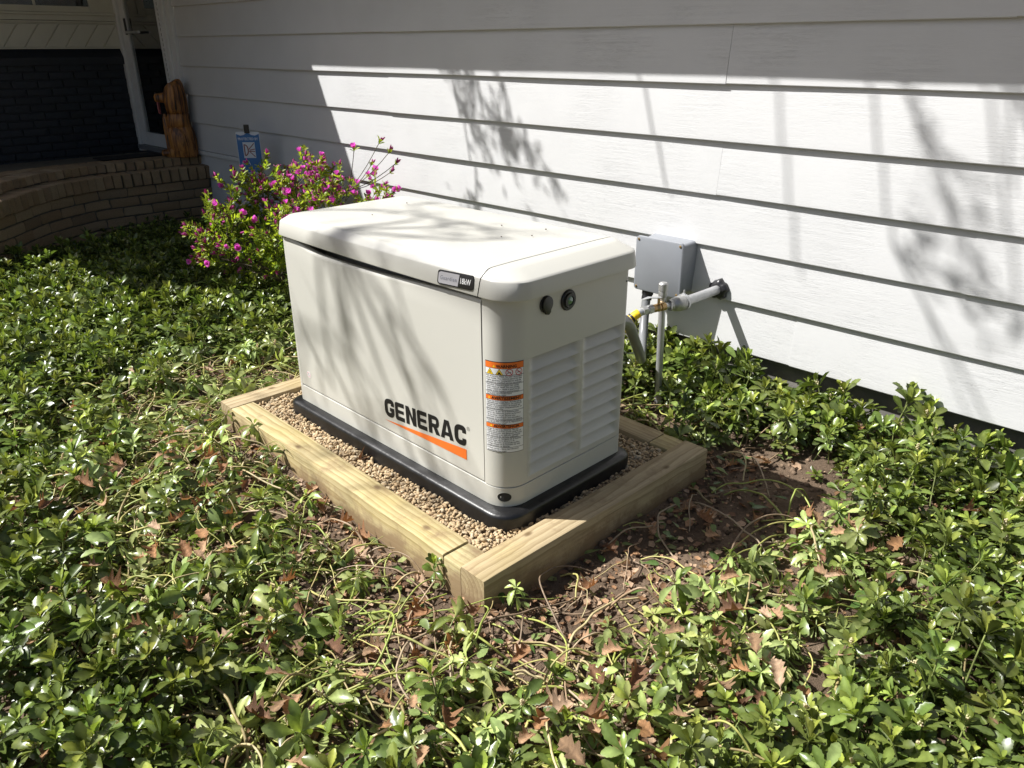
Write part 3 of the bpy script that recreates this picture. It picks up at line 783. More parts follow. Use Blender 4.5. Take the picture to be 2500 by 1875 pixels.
# end face: locking plug, sight window
def cyl_x(y, z, r, x0, x1, n=32, r1=None): 
    r1 = r if r1 is None else r1
    return [[(x0, y+r*math.cos(2*math.pi*k/n), z+r*math.sin(2*math.pi*k/n)) for k in range(n)], [(x1, y+r1*math.cos(2*math.pi*k/n), z+r1*math.sin(2*math.pi*k/n)) for k in range(n)]]
mb = MB().loft(cyl_x(.168, .800, .026, 1.226, 1.232))
pl = GB(mb, 'latch_cover', MT['black'], bevel=.001, smooth=40)
pg = [(.168+.021*math.cos(rad(a)), .802+.024*math.sin(rad(a))) for a in range(-50, 231, 14)]+[(.168-.010, .772), (.168+.004, .768), (.168+.012, .775)]
GB(MB().prism(pg, lambda u, v, d: (d, u, v), 1.2325, 1.239), 'latch_key', MT['black'], parent=pl, bevel=.002, smooth=40)
mb = MB(); mb.loft(cyl_x(.266, .791, .0325, 1.2265, 1.231)[:1]+cyl_x(.266, .791, .0325, 1.231, 1.234, r1=.0295)+cyl_x(.266, .791, .024, 1.234, 1.240, r1=.0225)+cyl_x(.266, .791, .0145, 1.240, 1.236, r1=.0135))
wn = GB(mb, 'sight_window', MT['black'], smooth=40)
mb = MB(); mb.loft(cyl_x(.266, .791, .0145, 1.2365, 1.239, r1=.010)+cyl_x(.266, .791, .005, 1.2405, 1.2407, r1=.001))
GB(mb, 'lens', MT['lens'], parent=wn, smooth=60)
GB(MB().loft(cyl_x(.555, .79, .003, 1.226, 1.229, 10)), 'screw', MT['black'], smooth=40)
# warning label wrapped round the corner
def patch(s0, s1, z0, z1, dr, n=16):
    mb = MB()
    for i in range(n+1):
        s = s0+(s1-s0)*i/n; mb.v += [corner(s, z0, dr), corner(s, z1, dr)]
    mb.f = [(2*i, 2*i+2, 2*i+3, 2*i+1) for i in range(n)]; return mb
def pz(px): return .650-(px-130)*.298/1410
SA, SB = .004, .124
wl = GB(patch(SA-.0012, SB+.0012, pz(1542), pz(128), .0004), 'warning_label', MT['ink'], smooth=60)
for a, b in ((232, 322), (330, 455), (461, 580), (586, 640), (716, 858), (864, 1022), (1028, 1086), (1156, 1298), (1304, 1454), (1460, 1534)):
    GB(patch(SA, SB, pz(b), pz(a), .0008), 'label_field', MT['sticker_white'], parent=wl, smooth=60)
for a, b, tx in ((138, 226, 'WARNING'), (648, 710, 'AVERTISSEMENT'), (1092, 1150, 'ADVERTENCIA')):
    hd = GB(patch(SA, SB, pz(b), pz(a), .0008), 'label_header', MT['orange'], parent=wl, smooth=60)
    mb = MB(); lay_text(mb, tx, SA+.066, pz(b-13), .0125, lambda u, v: corner(u, v, .0012), bold=.035, width={'WARNING': .062, 'AVERTISSEMENT': .092, 'ADVERTENCIA': .080}[tx], center=True)
    GB(mb, 'label_lettering', MT['ink'], parent=wl)
    t0 = SA+.066-{'WARNING': .037, 'AVERTISSEMENT': .054, 'ADVERTENCIA': .048}[tx]
    mb = MB(); mb.v = [corner(t0+x, pz(b-14)+y, .0012) for x, y in ((-.004, 0), (.004, 0), (0, .0075))]; mb.f = [(0, 1, 2)]; GB(mb, 'label_symbol', MT['yellow'], parent=wl)
txt = {330: ['Risk of electric shock. No user serviceable', 'parts inside. The control panel for this', 'engine generator is intended to only be', 'operated by qualified service personnel.'],
       461: ['Explosion of battery gases can cause', 'severe injury or death. Do not smoke,', 'strike a match or cause a spark in the', 'vicinity of this battery compartment.'],
       586: ['Cancer and reproductive harm', 'www.P65Warnings.ca.gov'],
       716: ['Risque de choc electrique. Aucune piece', 'reparable par l\'utilisateur. Le controle', 'panneau de ce generateur de moteur est', 'destine a etre utilise uniquement par un', 'personnel qualifie.'],
       864: ['Explosion de gaz de la batterie peut', 'causer des blessures graves ou la mort.', 'Ne pas fumer, ne pas allumer une', 'allumette ni provoquer une etincelle a', 'proximite de ce compartiment de batterie.'],
       1028: ['Cancer et effet nocif sur la reproduction', 'www.P65Warnings.ca.gov'],
       1156: ['Riesgo de descarga electrica. No hay', 'piezas que el usuario pueda reparar. El', 'control panel para este generador de motor', 'esta destinado a ser operado solamente', 'por personal de servicio calificado.'],
       1304: ['La explosion de los gases de la bateria', 'puede causar danos severos o la', 'muerte. No fume, ni encienda cerillos', 'ni haga chispas en la vecindad de este', 'compartimento de baterias.'],
       1460: ['Produce cancer y danos reproductivos', 'www.P65Warnings.ca.gov']}
ends = {330: 455, 461: 580, 586: 640, 716: 858, 864: 1022, 1028: 1086, 1156: 1298, 1304: 1454, 1460: 1534}
for a, lines_ in txt.items():
    mb = MB(); h_ = (ends[a]-a)/len(lines_)
    for i, s in enumerate(lines_):
        lay_text(mb, s, SA+.003, pz(a+h_*(i+.82)), .0068, lambda u, v: corner(u, v, .0012), width=min(.113, .0027*len(s)+.003), bold=.012)
    GB(mb, 'label_lettering', MT['ink'], parent=wl)
for i in range(4):
    c0 = SA+.016+i*.0295; zc = pz(282)
    if i < 2:
        mb = MB(); mb.v = [corner(c0+x, zc+y, .0011) for x, y in ((-.0125, -.0095), (.0125, -.0095), (0, .0115))]; mb.f = [(0, 1, 2)]; sy = GB(mb, 'label_symbol', MT['ink'], parent=wl)
        mb = MB(); mb.v = [corner(c0+x, zc+y, .0014) for x, y in ((-.0105, -.0082), (.0105, -.0082), (0, .0092))]; mb.f = [(0, 1, 2)]; GB(mb, 'label_symbol', MT['yellow'], parent=wl)
        mb = MB()
        if i == 0: mb.add([corner(c0+x, zc+y, .0017) for x, y in ((.0012, .005), (-.003, -.001), (-.0003, -.0006))], [(0, 1, 2)]).add([corner(c0+x, zc+y, .0017) for x, y in ((.0003, -.0012), (.003, -.0005), (-.001, -.007))], [(0, 1, 2)])
        else: mb.add([corner(c0+x, zc+y, .0017) for x, y in ((-.006, -.007), (.007, -.007), (.002, -.001), (-.001, .003), (-.003, -.003))], [(0, 1, 2, 3, 4)])
        GB(mb, 'label_symbol', MT['ink'], parent=wl)
    else:
        mb = disc(lambda u, v: corner(u, v, .0014), c0, zc, .0092, .0112, 24); vs, fs = stroke([(c0-.0066, zc+.0066), (c0+.0066, zc-.0066)], .001); mb.add([corner(x, y, .0016) for x, y in vs], fs); GB(mb, 'label_symbol', MT['red'], parent=wl)
        mb = MB().add([corner(c0+x, zc+y, .0012) for x, y in ((-.006, -.003), (.005, -.001), (.005, .001), (-.006, -.001))], [(0, 1, 2, 3)]); GB(mb, 'label_symbol', MT['ink'], parent=wl)

# ================================================================== TIMBER FRAME
tf = empty('timber_frame', (0, 0, 0), -.0261)
tag(tf, 'rectangular edging frame of pale treated timbers round the gravel', 'timber edging')
def timber(cx, cy, length, along_y=False, mat='timber', dz=0.0, flip=0):
    hl, hw, hh = length/2, TW/2, .075; mb = MB(); n = max(3, int(length/.05)); r_ = random.Random(int(cx*100)); loops = []
    ph = r_.uniform(0, 6)
    for i in range(n+1):
        x = -hl+length*i/n; a = .0012*math.sin(x*4+ph); b = .001*math.sin(x*6.1+ph*2)
        bv = .004
        loops.append([(x, -hw+a, -hh), (x, hw+a, -hh), (x, hw+a, hh-bv+b), (x, hw-bv*.35+a, hh-bv*.35+b), (x, hw-bv+a, hh+b), (x, -hw+bv+a, hh+b), (x, -hw+bv*.35+a, hh-bv*.35+b), (x, -hw+a, hh-bv+b)])
    for sgn, i in ((1, 0), (-1, n)):     # ease the end edges
        loops[i] = [(x+sgn*.0, y*.985, z-.0015 if z > 0 else z) for x, y, z in loops[i]]
    mb.loft(loops)
    return mb.build('timber', MT[mat], tf, smooth=30, loc=(cx, cy, TZ-hh+dz), rot=(0, 0, (math.pi/2 if along_y else 0)+flip*math.pi))
hw = TW/2; g_ = .0022
L_ = TY1-TY0
timber(TX0+hw, (TY0+TY1)/2, L_, True, 'timber2', 0)
timber(TX1-hw, (TY0+TY1)/2, L_, True, 'timber2', .002, flip=1)
xa, xb = TX0+TW+g_, 1.2085
timber((xa+xb)/2, TY0+hw, xb-xa, False, 'timber', .0)
timber((1.2135+TX1-TW-g_)/2, TY0+hw, TX1-TW-g_-1.2135, False, 'timber3', -.004)
timber((xa+1.199)/2, TY1-hw, 1.199-xa, False, 'timber2', .0)
timber((1.2025+TX1-TW-g_)/2, TY1-hw, TX1-TW-g_-1.2025, False, 'timber', -.002)

# ================================================================== UTILITIES ON THE WALL
BYF = 1.538
jb = empty('junction_box', (.68, YW-.02, .41)); tag(jb, 'square grey plastic electrical junction box on the white siding', 'junction box')
def JB(mb, name, mat, parent=None, **k):
    mb.v = [(x-.68, y-(YW-.02), z-.41) for x, y, z in mb.v]; return mb.build(name, mat, parent or jb, **k)
def rz(x0, x1, z0, z1, r): return rrect(x0, x1, z0, z1, (r,)*4, 5)
mb = MB(); loops_ = [[(x, y, z) for x, z in rz(.566-e, .800+e, .424-e, .660+e, .018)] for y, e in ((YW-.012, .006), (YW-.03, .004), (BYF+.012, -.004))]
mb.loft(loops_); JB(mb, 'box_body', MT['boxgrey'], smooth=40)
mb = MB(); mb.loft([[(x, y, z) for x, z in rz(.552+e, .812-e, .412+e, .672-e, .016)] for y, e in ((BYF+.0115, .0), (BYF+.002, 0), (BYF, .003))])
lidj = JB(mb, 'box_lid', MT['boxgrey'], smooth=40)
for x in (.567, .797):
    for z in (.428, .657):
        mb = MB(); mb.loft([[(x+r_*math.cos(2*math.pi*k/12), y, z+r_*math.sin(2*math.pi*k/12)) for k in range(12)] for y, r_ in ((BYF+.001, .006), (BYF-.003, .0055), (BYF-.004, .003))]); JB(mb, 'screw', MT['brass'], parent=lidj, smooth=40)
def bez(P, n=20):
    """smooth curve through points"""
    P = [Vector(p) for p in P]; Q = [P[0]*2-P[1]]+P+[P[-1]*2-P[-2]]; out = []
    for i in range(1, len(Q)-2):
        a, b, c, d = Q[i-1:i+3]
        for k in range(n):
            t = k/n; out.append(.5*((2*b)+(c-a)*t+(2*a-5*b+4*c-d)*t*t+(3*b-a-3*c+d)*t**3))
    out.append(P[-1]); return out
cn = empty('flexible_conduit', (.70, 1.3, .2)); tag(cn, 'grey flexible conduit drooping in a loop below the junction box', 'conduit')
def REL(o, mb, name, mat, **k):
    l = o.location; mb.v = [(x-l.x, y-l.y, z-l.z) for x, y, z in mb.v]; return mb.build(name, mat, o, **k)
REL(cn, MB().tube(bez([(.612, 1.575, .405), (.616, 1.56, .357), (.641, 1.52, .276), (.681, 1.46, .21), (.749, 1.36, .177), (.845, 1.22, .213), (.932, 1.08, .301), (.994, .95, .413), (1.054, .82, .523), (1.13, .67, .60), (1.15, .56, .61)], 10), .0215, 16), 'conduit_hose', MT['pvc'], smooth=60)
REL(cn, MB().tube([(.612, 1.576, .412), (.613, 1.572, .388), (.613, 1.571, .386), (.615, 1.563, .362)], [.028, .028, .025, .025], 14), 'hose_connector', MT['black'], smooth=40)
gp = empty('gas_pipe', (.949, YW-.02, .465)); tag(gp, 'galvanised gas pipe leaving the siding with valve and yellow flex connector', 'gas pipe')
def GP(mb, name, mat, parent=None, **k):
    if parent is None: return REL(gp, mb, name, mat, **k)
    l = gp.location; mb.v = [(x-l.x, y-l.y, z-l.z) for x, y, z in mb.v]; return mb.build(name, mat, parent, **k)
GP(MB().tube([(.949, YW+.02, .465), (.949, 1.335, .471)], .021, 20), 'pipe', MT['steel'], smooth=40)
mb = MB(); nn = 30; loops_ = []
for y, r0, r1 in ((YW-.012, .026, .046), (YW-.03, .024, .047), (YW-.045, .022, .038), (YW-.048, .0215, .026)):
    loops_.append([(.949+r1*(1+.08*math.sin(5*a)+.06*math.sin(9*a+1))*math.cos(a), y, .465+r1*(1+.08*math.sin(5*a)+.06*math.sin(9*a+1))*math.sin(a)) for a in [2*math.pi*k/nn for k in range(nn)]])
mb.loft(loops_); GP(mb, 'wall_sealant', MT['sealant'], smooth=60)
# reducing coupling, nipple, valve, flex connector
dirn = Vector((-.34, -1, -.03)).normalized(); p0 = Vector((.949, 1.335, .471))
P = lambda d: tuple(p0+dirn*d)
GP(MB().tube([(.949, 1.36, .4705), (.949, 1.355, .4705), (.949, 1.33, .471), P(.02), P(.034), P(.045), P(.047), P(.06)], [.026, .0325, .034, .0325, .030, .0215, .0245, .0245], 20), 'reducer_fitting', MT['castmetal'], smooth=35)
for y_ in (1.352,):
    cl_ = GP(MB().tube([(.949, y_+.012, .4705), (.949, y_+.0119, .4705), (.949, y_-.002, .4708), (.949, y_-.0021, .4708)], [.0265, .037, .037, .0265], 20), 'pipe_clamp', MT['steel'], smooth=35)
    GP(MB().tube([(.949, y_+.005, .50), (.949, y_+.005, .525)], .0035, 8).box(.9425, .9555, y_+.001, y_+.009, .505, .511), 'clamp_bolt', MT['steel'], parent=cl_, smooth=35)
GP(MB().tube([P(.055), P(.088)], .0135, 14), 'nipple', MT['steel'], smooth=40)
vb = GP(MB().tube([P(.082), P(.083), P(.104), P(.106), P(.118), P(.13), P(.132), P(.15), P(.151)], [.012, .0185, .0185, .015, .0195, .015, .0185, .0185, .012], 8), 'gas_valve', MT['brass'], smooth=30)
c_ = p0+dirn*.117
GP(MB().tube([tuple(c_), tuple(c_+Vector((0, 0, .042)))], .006, 8), 'valve_stem', MT['brass'], parent=vb, smooth=40)
sd = dirn.cross(Vector((0, 0, 1))).normalized(); h0 = c_+Vector((0, 0, .042))
hv_ = [h0-dirn*.012, h0+dirn*.02+Vector((0, 0, .004)), h0+dirn*.05+Vector((0, 0, .010)), h0+dirn*.085+Vector((0, 0, .006))]
mb = MB(); mb.loft([[tuple(p+sd*w_), tuple(p+sd*w_+Vector((0, 0, .003))), tuple(p-sd*w_+Vector((0, 0, .003))), tuple(p-sd*w_)] for p, w_ in zip(hv_, (.008, .011, .011, .006))])
GP(mb, 'valve_handle', MT['steel'], parent=vb, smooth=40)
q0 = p0+dirn*.15
fx = bez([tuple(q0), tuple(q0+dirn*.03), tuple(q0+dirn*.07+Vector((-.005, 0, -.012))), tuple(q0+dirn*.115+Vector((-.012, 0, -.045))), tuple(q0+dirn*.15+Vector((-.02, 0, -.09))), tuple(q0+dirn*.24+Vector((-.04, 0, -.16))), tuple(q0+dirn*.42+Vector((-.07, 0, -.17))), tuple(q0+dirn*.62+Vector((-.09, 0, -.12)))], 12)
GP(MB().tube([P(.148), P(.149), P(.172), P(.173), P(.178), P(.179), P(.2), P(.201)], [.014, .021, .021, .0165, .0165, .020, .020, .014], 6), 'union_nut', MT['steel'], smooth=30)
ys = [i for i in range(len(fx)) if i > 10]
GP(MB().tube(fx[8:24], .0165, 14), 'connector_sleeve', MT['steel'], smooth=50)
rr3 = [(.0205 if (k % 2) else .0185) for k in range(len(fx[22:]))]
GP(MB().tube(fx[22:], rr3, 14), 'flex_connector', MT['yellow_coat'], smooth=70)
GP(MB().tube(fx[29:32], .0212, 14), 'flex_band', MT['black'], smooth=50)
sp = empty('support_post', (.916, 1.266, 0.0)); tag(sp, 'thin galvanised upright post with cap carrying the gas pipe', 'post')
REL(sp, MB().tube([(.92, 1.268, -.05), (.904, 1.262, .515)], .0152, 14), 'post_tube', MT['steel'], smooth=40)
mb = MB(); mb.tube([(.904, 1.262, .505), (.904, 1.262, .506), (.9035, 1.262, .53), (.9035, 1.262, .5305), (.9035, 1.262, .536), (.9035, 1.262, .5365), (.903, 1.262, .563), (.903, 1.262, .569)], [.0165, .019, .019, .017, .017, .0205, .0205, .015], 16)
REL(sp, mb, 'post_cap', MT['castmetal'], smooth=35)
REL(sp, MB().tube([(.922, 1.268, .03), (.922, 1.268, .0301), (.921, 1.268, .05), (.921, 1.268, .0501)], [.014, .0175, .0175, .014], 8), 'foot_collar', MT['steel'], smooth=30)

# ================================================================== CARVED DOG
dog = empty('carved_dog', (-4.405, 1.535, .602), rad(222)); tag(dog, 'varnished chainsaw carved wooden sitting dog with red tongue on the stoop', 'statue')
dog.scale = (.78, .82, .95)
# profile: z, front (+x), back (-x), half width
prof = [(0, .165, -.165, .11), (.03, .17, -.17, .115), (.065, .165, -.165, .118), (.075, .125, -.165, .118), (.15, .125, -.155, .12), (.22, .128, -.15, .115), (.258, .118, -.142, .108), (.266, .110, -.136, .102), (.275, .120, -.137, .108),
        (.33, .105, -.13, .105), (.375, .095, -.128, .10), (.383, .086, -.122, .093), (.392, .095, -.127, .10), (.42, .098, -.126, .105), (.50, .095, -.126, .108), (.56, .082, -.122, .105), (.60, .07, -.116, .098), (.635, .03, -.105, .085), (.66, -.03, -.095, .06), (.675, -.055, -.085, .03)]
mb = MB(); loops_ = []
rd_ = random.Random(5)
for z, f_, b_, hw_ in prof:
    cx, a = (f_+b_)/2, (f_-b_)/2; lp = []
    for k in range(28):
        t = 2*math.pi*k/28; c_, s_ = math.cos(t), math.sin(t); e = .72
        wob = 1+.035*math.sin(3*t+z*22)+.02*math.sin(7*t+z*9)
        lp.append((cx+a*wob*math.copysign(abs(c_)**e, c_), hw_*wob*math.copysign(abs(s_)**e, s_), z))
    loops_.append(lp)
mb.loft(loops_)
def squash(loopsx): mb.loft(loopsx)
mz = []
for x, z0, z1, hw_ in ((.05, .465, .565, .055), (.11, .47, .56, .052), (.16, .475, .555, .05), (.195, .478, .55, .046), (.207, .488, .54, .036)):
    mz.append([(x, hw_*math.copysign(abs(math.cos(t))**.6, math.cos(t)), (z0+z1)/2+(z1-z0)/2*math.copysign(abs(math.sin(t))**.6, math.sin(t))) for t in [2*math.pi*k/18 for k in range(18)]])
mb.loft(mz)
db = mb.build('body', MT['dogwood'], dog, smooth=45)
for s in (-1, 1):   # ears, forelegs, haunches, paws
    mb = MB(); mb.loft([[(-.03+.05*w_*math.cos(t), s*(.098+.02*math.sin(t)*w_+.012), z) for t in [2*math.pi*k/12 for k in range(12)]] for z, w_ in ((.40, .5), (.43, .9), (.52, 1.0), (.60, .8), (.645, .35))]); mb.build('ear', MT['dogwood'], dog, smooth=50)
    mb = MB(); mb.loft([[(.105+.034*w_*math.cos(t), s*.065+.036*w_*math.sin(t), z) for t in [2*math.pi*k/12 for k in range(12)]] for z, w_ in ((.07, 1), (.15, .95), (.26, 1.0), (.34, .8), (.38, .4))]); mb.build('foreleg', MT['dogwood'], dog, smooth=50)
    mb = MB(); mb.loft([[(-.02+.10*w_*math.cos(t), s*.10+.035*w_*math.sin(t), z) for t in [2*math.pi*k/14 for k in range(14)]] for z, w_ in ((.06, .8), (.12, 1), (.19, .95), (.25, .6), (.27, .25))]); mb.build('haunch', MT['dogwood'], dog, smooth=50)
    mb = MB(); mb.loft([[(x, s*.07+.04*w_*math.cos(t), .035+.033*w_*math.sin(t)) for t in [2*math.pi*k/12 for k in range(12)]] for x, w_ in ((.10, .9), (.16, 1), (.195, .85), (.205, .4))]); mb.build('paw', MT['dogwood'], dog, smooth=50)
mb = MB(); mb.loft([[(.178+d, w_, z), (.190+d, w_, z), (.190+d, -w_, z), (.178+d, -w_, z)] for z, w_, d in ((.50, .02, 0), (.44, .022, .004), (.39, .02, .002), (.375, .01, 0))]); mb.build('tongue', MT['tongue'], dog, smooth=40)
mb = MB(); mb.loft([[(.2+.012*w_, .014*math.cos(t), .548+.012*math.sin(t)) for t in [2*math.pi*k/10 for k in range(10)]] for w_ in (-.5, .9)]); mb.build('nose', MT['black'], dog, smooth=50)

# ================================================================== YARD SIGN
sg = empty('yard_sign', (-2.99, 1.45, 0.065), math.atan2(.72, .70)); tag(sg, 'small blue security sign with white lettering behind the pink azalea', 'sign')
sh = [(-.085, .60), (.085, .60), (.085, .88), (.055, .868), (.03, .872), (.0, .89), (-.03, .872), (-.055, .868), (-.085, .88)]
full = [(-.085, .60), (.085, .60), (.085, .88), (.0, .892), (-.085, .88)]
sgf = lambda u, v, d: (u, d, v-.05)
b_ = MB().prism(rr2(-.088, .088, .597, .895, .012), sgf, -.004, 0).build('sign_panel', MT['signwhite'], sg)
mb = MB(); mb.v = [(u, -.0045, v-.05) for u, v in sh]; mb.f = [(0, 1, 4, 5, 6), (1, 2, 3, 4), (0, 6, 7, 8)]; mb.build('sign_field', MT['blue'], b_)
fsg = lambda u, v: (u, -.005, v-.05)
mb = MB(); lay_text(mb, 'PROTECTED BY', 0, .835, .026, fsg, width=.150, center=True, bold=.02); mb.build('lettering', MT['signwhite'], b_)
mb = MB(); lay_text(mb, 'CA', -.066, .655, .048, fsg); mb.build('lettering', MT['signwhite'], b_)
mb = MB(); mb.v = [fsg(-.045, .705), fsg(.045, .705), fsg(.045, .82), fsg(-.045, .82)]; mb.f = [(0, 1, 2, 3)]; lg = mb.build('logo_field', MT['signwhite'], b_)
mb = MB(); fl2 = lambda u, v: (u, -.0056, v-.05)
for path, hw_ in (([(-.035, .722), (-.035, .804)], .004), ([(-.031, .804), (-.012, .79), (-.008, .763), (-.012, .736), (-.031, .722)], .004), ([(-.004, .768), (.04, .812)], .003), ([(-.004, .758), (.04, .714)], .003), ([(.004, .763), (.042, .770)], .003), ([(.004, .755), (.042, .752)], .003)):
    vs, fs = stroke(path, hw_, .02); mb.add([fl2(*p) for p in vs], fs)
mb.build('logo', MT['signred'], lg)
MB().box(-.020, .020, -.011, -.0062, .835, .897).build('sign_clip', MT['black'], sg, bevel=.002)
MB().tube([(0, .004, -.1), (0, .004, .86)], .005, 8).build('stake', MT['steel'], sg, smooth=40)

# ================================================================== PLANTING
CAMv = np.array(CAM); Fn, Rn, Un = np.array(Fv), np.array(R2), np.array(U2)
def in_view(P, margin=.35):
    d = P-CAMv; f = d@Fn; u = (d@Rn)/np.maximum(f, .05)*1.8722/2.5; v = (d@Un)/np.maximum(f, .05)*1.8722/2.5
    return (f > .15) & (np.abs(u) < .5+margin) & (np.abs(v) < .375+margin)
def stoop_clear(x, y):
    """True on the planted side of the stoop"""
    cvx = np.array([p.x for p in curve]); cvy = np.array([p.y for p in curve])
    lim = np.interp(y, cvy, cvx); return x > lim+.03
def bare(x, y):
    """0 = dense planting, 1 = bare soil, with wobbly limits"""
    wob = (vnoise(x, y, .22)-.5)*.16+(vnoise(x, y, .08)-.5)*.08
    lx, ly = frame_local(x, y); d = frame_dist(x, y)+wob
    right = np.where((lx > TX1-.02) & (ly > -.35), sstep(.50, .32, d), 0)
    rear = np.where(ly > TY1, np.where(lx > 1.15, sstep(.25, .12, d), sstep(.10, .02, d)*.6), 0)
    front = np.where((ly < TY0) & (lx < TX1), sstep(.34, .14, d)*(.55+.45*sstep(.2, 1.1, lx)), 0)
    left = np.where((lx < TX0), sstep(.42, .16, d)*.75, 0)
    blob = 1.0*np.exp(-(((x-1.36)/.24)**2+((y+.50)/.15)**2)) + .95*np.exp(-(((x-1.68)/.18)**2+((y-.02)/.2)**2))+.8*np.exp(-(((x-1.78)/.16)**2+((y-1.0)/.26)**2))+.75*np.exp(-(((x-.96)/.16)**2+((y-1.12)/.16)**2))+.6*np.exp(-(((x+.65)/.25)**2+((y-.08)/.16)**2))
    return np.clip(np.maximum.reduce([right, rear, front, left, blob+wob*.6]), 0, 1)
def trampled(x, y):
    lx, ly = frame_local(x, y); d = frame_dist(x, y)
    t = np.where((ly < TY0) | (lx < TX0), sstep(1.15, .30, d), sstep(1.05, .42, d))*(.6+.9*vnoise(x, y, .35))
    t = np.clip(t, 0, 1)
    t = np.where((ly > TY1), sstep(.30, .1, d), t)
    t = np.maximum(t, np.exp(-(((x-1.75)/.4)**2+((y+.05)/.4)**2)))
    return t

# leaf templates: rows of left, mid, right vertices along +x, unit length
def leaf_template(ts, ws, width=.56, fold=.30, droop=.25, teeth=True):
    v = []; f = []
    for t, w_ in zip(ts, ws):
        z = -droop*t*t+.10*t
        v += [(t, w_*width, z+fold*w_*width), (t, 0, z), (t, -w_*width, z+fold*w_*width)]
    for i in range(len(ts)-1):
        a = 3*i; f += [(a, a+1, a+4, a+3), (a+1, a+2, a+5, a+4)]
    return np.array(v, float), np.array(f)
T_HI = ([0, .18, .40, .55, .60, .70, .755, .85, .89, .97, 1.0], [.035, .085, .22, .36, .32, .415, .355, .37, .27, .17, .04])
T_LO = ([0, .35, .62, .84, 1.0], [.04, .22, .38, .30, .02])
def leaf_cols(n_rows, base, mid):
    c = []
    for i in range(n_rows): c += [base, mid, base]
    return np.array(c, float)
def make_plant(r_, hi=True, wilt=0.0):
    """one ground cover shoot: stem along +z from the origin, whorl on top; returns leaf arrays and stem arrays"""
    ts, ws = T_HI if hi else T_LO; parts = []
    h = r_.uniform(.075, .15); lean = r_.uniform(0, .03); la = r_.uniform(0, 6.28)
    top = np.array([lean*math.cos(la), lean*math.sin(la), h])
    tiers = [(r_.randint(4, 6), r_.uniform(.8, 1.2), .66, .0), (r_.randint(4, 7), r_.uniform(.25, .75), 1.0, -.006), (r_.randint(3, 6), r_.uniform(-.3, .3), .98, -.035)]
    light = r_.random()
    for cnt, elev, sc, dz in tiers:
        a0 = r_.uniform(0, 6.28)
        for k in range(cnt):
            a = a0+2*math.pi*k/cnt+r_.uniform(-.3, .3); e = elev+r_.uniform(-.4, .4)-wilt*r_.uniform(0, 1.2); L_ = r_.uniform(.036, .067)*sc
            v, f = leaf_template(ts, ws, r_.uniform(.44, .60), r_.uniform(.15, .7), r_.uniform(.05, .45)+wilt*.4)
            v = v*L_
            roll = r_.uniform(-.6, .6); v = v@rotmats(np.array([[1., 0, 0]]), np.array([roll]))[0].T
            v = v@rotmats(np.array([[0, 1., 0]]), np.array([-e]))[0].T; v = v@rotz([a])[0].T
            yng = (sc < .8)
            g0 = np.array([.066, .097, .015]) if not yng else np.array([.18, .22, .035])
            g0 = g0*(1-.35*light)+np.array([.15, .185, .05])*.35*light
            g0 = g0*r_.uniform(.55, 1.45)
            if wilt and r_.random() < .6: g0 = g0*.4+np.array([.24, .28, .105])*.65
            if r_.random() < .004: g0 = np.array([.36, .30, .04])
            c = leaf_cols(len(ts), g0, g0*1.25+.012)
            parts.append((v+top+np.array([0, 0, dz]), f, c))
    V, F, C = joinparts(parts)
    # stem
    mb = MB(); mb.tube([(0, 0, -.02), tuple(top*.5+np.array([.004, 0, 0])), tuple(top)], [.0026, .0023, .0018], 5, cap=False)
    sv = np.array(mb.v); sf = np.array(mb.f); sc_ = np.tile([.19, .22, .07], (len(sv), 1))
    if r_.random() < .16:     # creamy flower spike
        fp = []
        for k in range(16):
            z = h+.004+k*.0016; a = k*2.4; rr = .0045*(1-k/26)
            s_ = .0032*np.array([[1, 0, 0], [-1, 0, 0], [0, 1, 0], [0, -1, 0], [0, 0, 1], [0, 0, -1.]])
            fp.append((s_+np.array([top[0]+rr*math.cos(a), top[1]+rr*math.sin(a), z]), np.array([(0, 2, 4), (2, 1, 4), (1, 3, 4), (3, 0, 4), (2, 0, 5), (1, 2, 5), (3, 1, 5), (0, 3, 5)]), np.tile([.62, .60, .36], (6, 1))))
        return (V, F[0], C), (sv, sf, sc_), joinparts(fp)
    return (V, F[0], C), (sv, sf, sc_), None
rp_ = random.Random(21)
HI = [make_plant(rp_, True) for _ in range(14)]
LO = [make_plant(rp_, False) for _ in range(8)]
WI = [make_plant(rp_, True, .8) for _ in range(8)]

# candidate spots on a jittered grid
st = .0445
px, pyy = np.meshgrid(np.arange(-4.7, 3.9, st), np.arange(-2.9, 1.66, st)); px = px.ravel()+rng.uniform(-.5, .5, px.size)*st; pyy = pyy.ravel()+rng.uniform(-.5, .5, pyy.size)*st
ok = (frame_dist(px, pyy) > .035) & stoop_clear(px, pyy) & (pyy < 1.635)
ok &= (np.hypot(px-CAM.x, pyy-CAM.y) > .6)
Pg = np.stack([px, pyy, gz(px, pyy)], -1)
ok &= in_view(Pg+np.array([0, 0, .1]), .38)
bz = bare(px, pyy); ok &= rng.random(len(px)) < (1-bz)**1.3*.97*(1-.58*trampled(px, pyy))
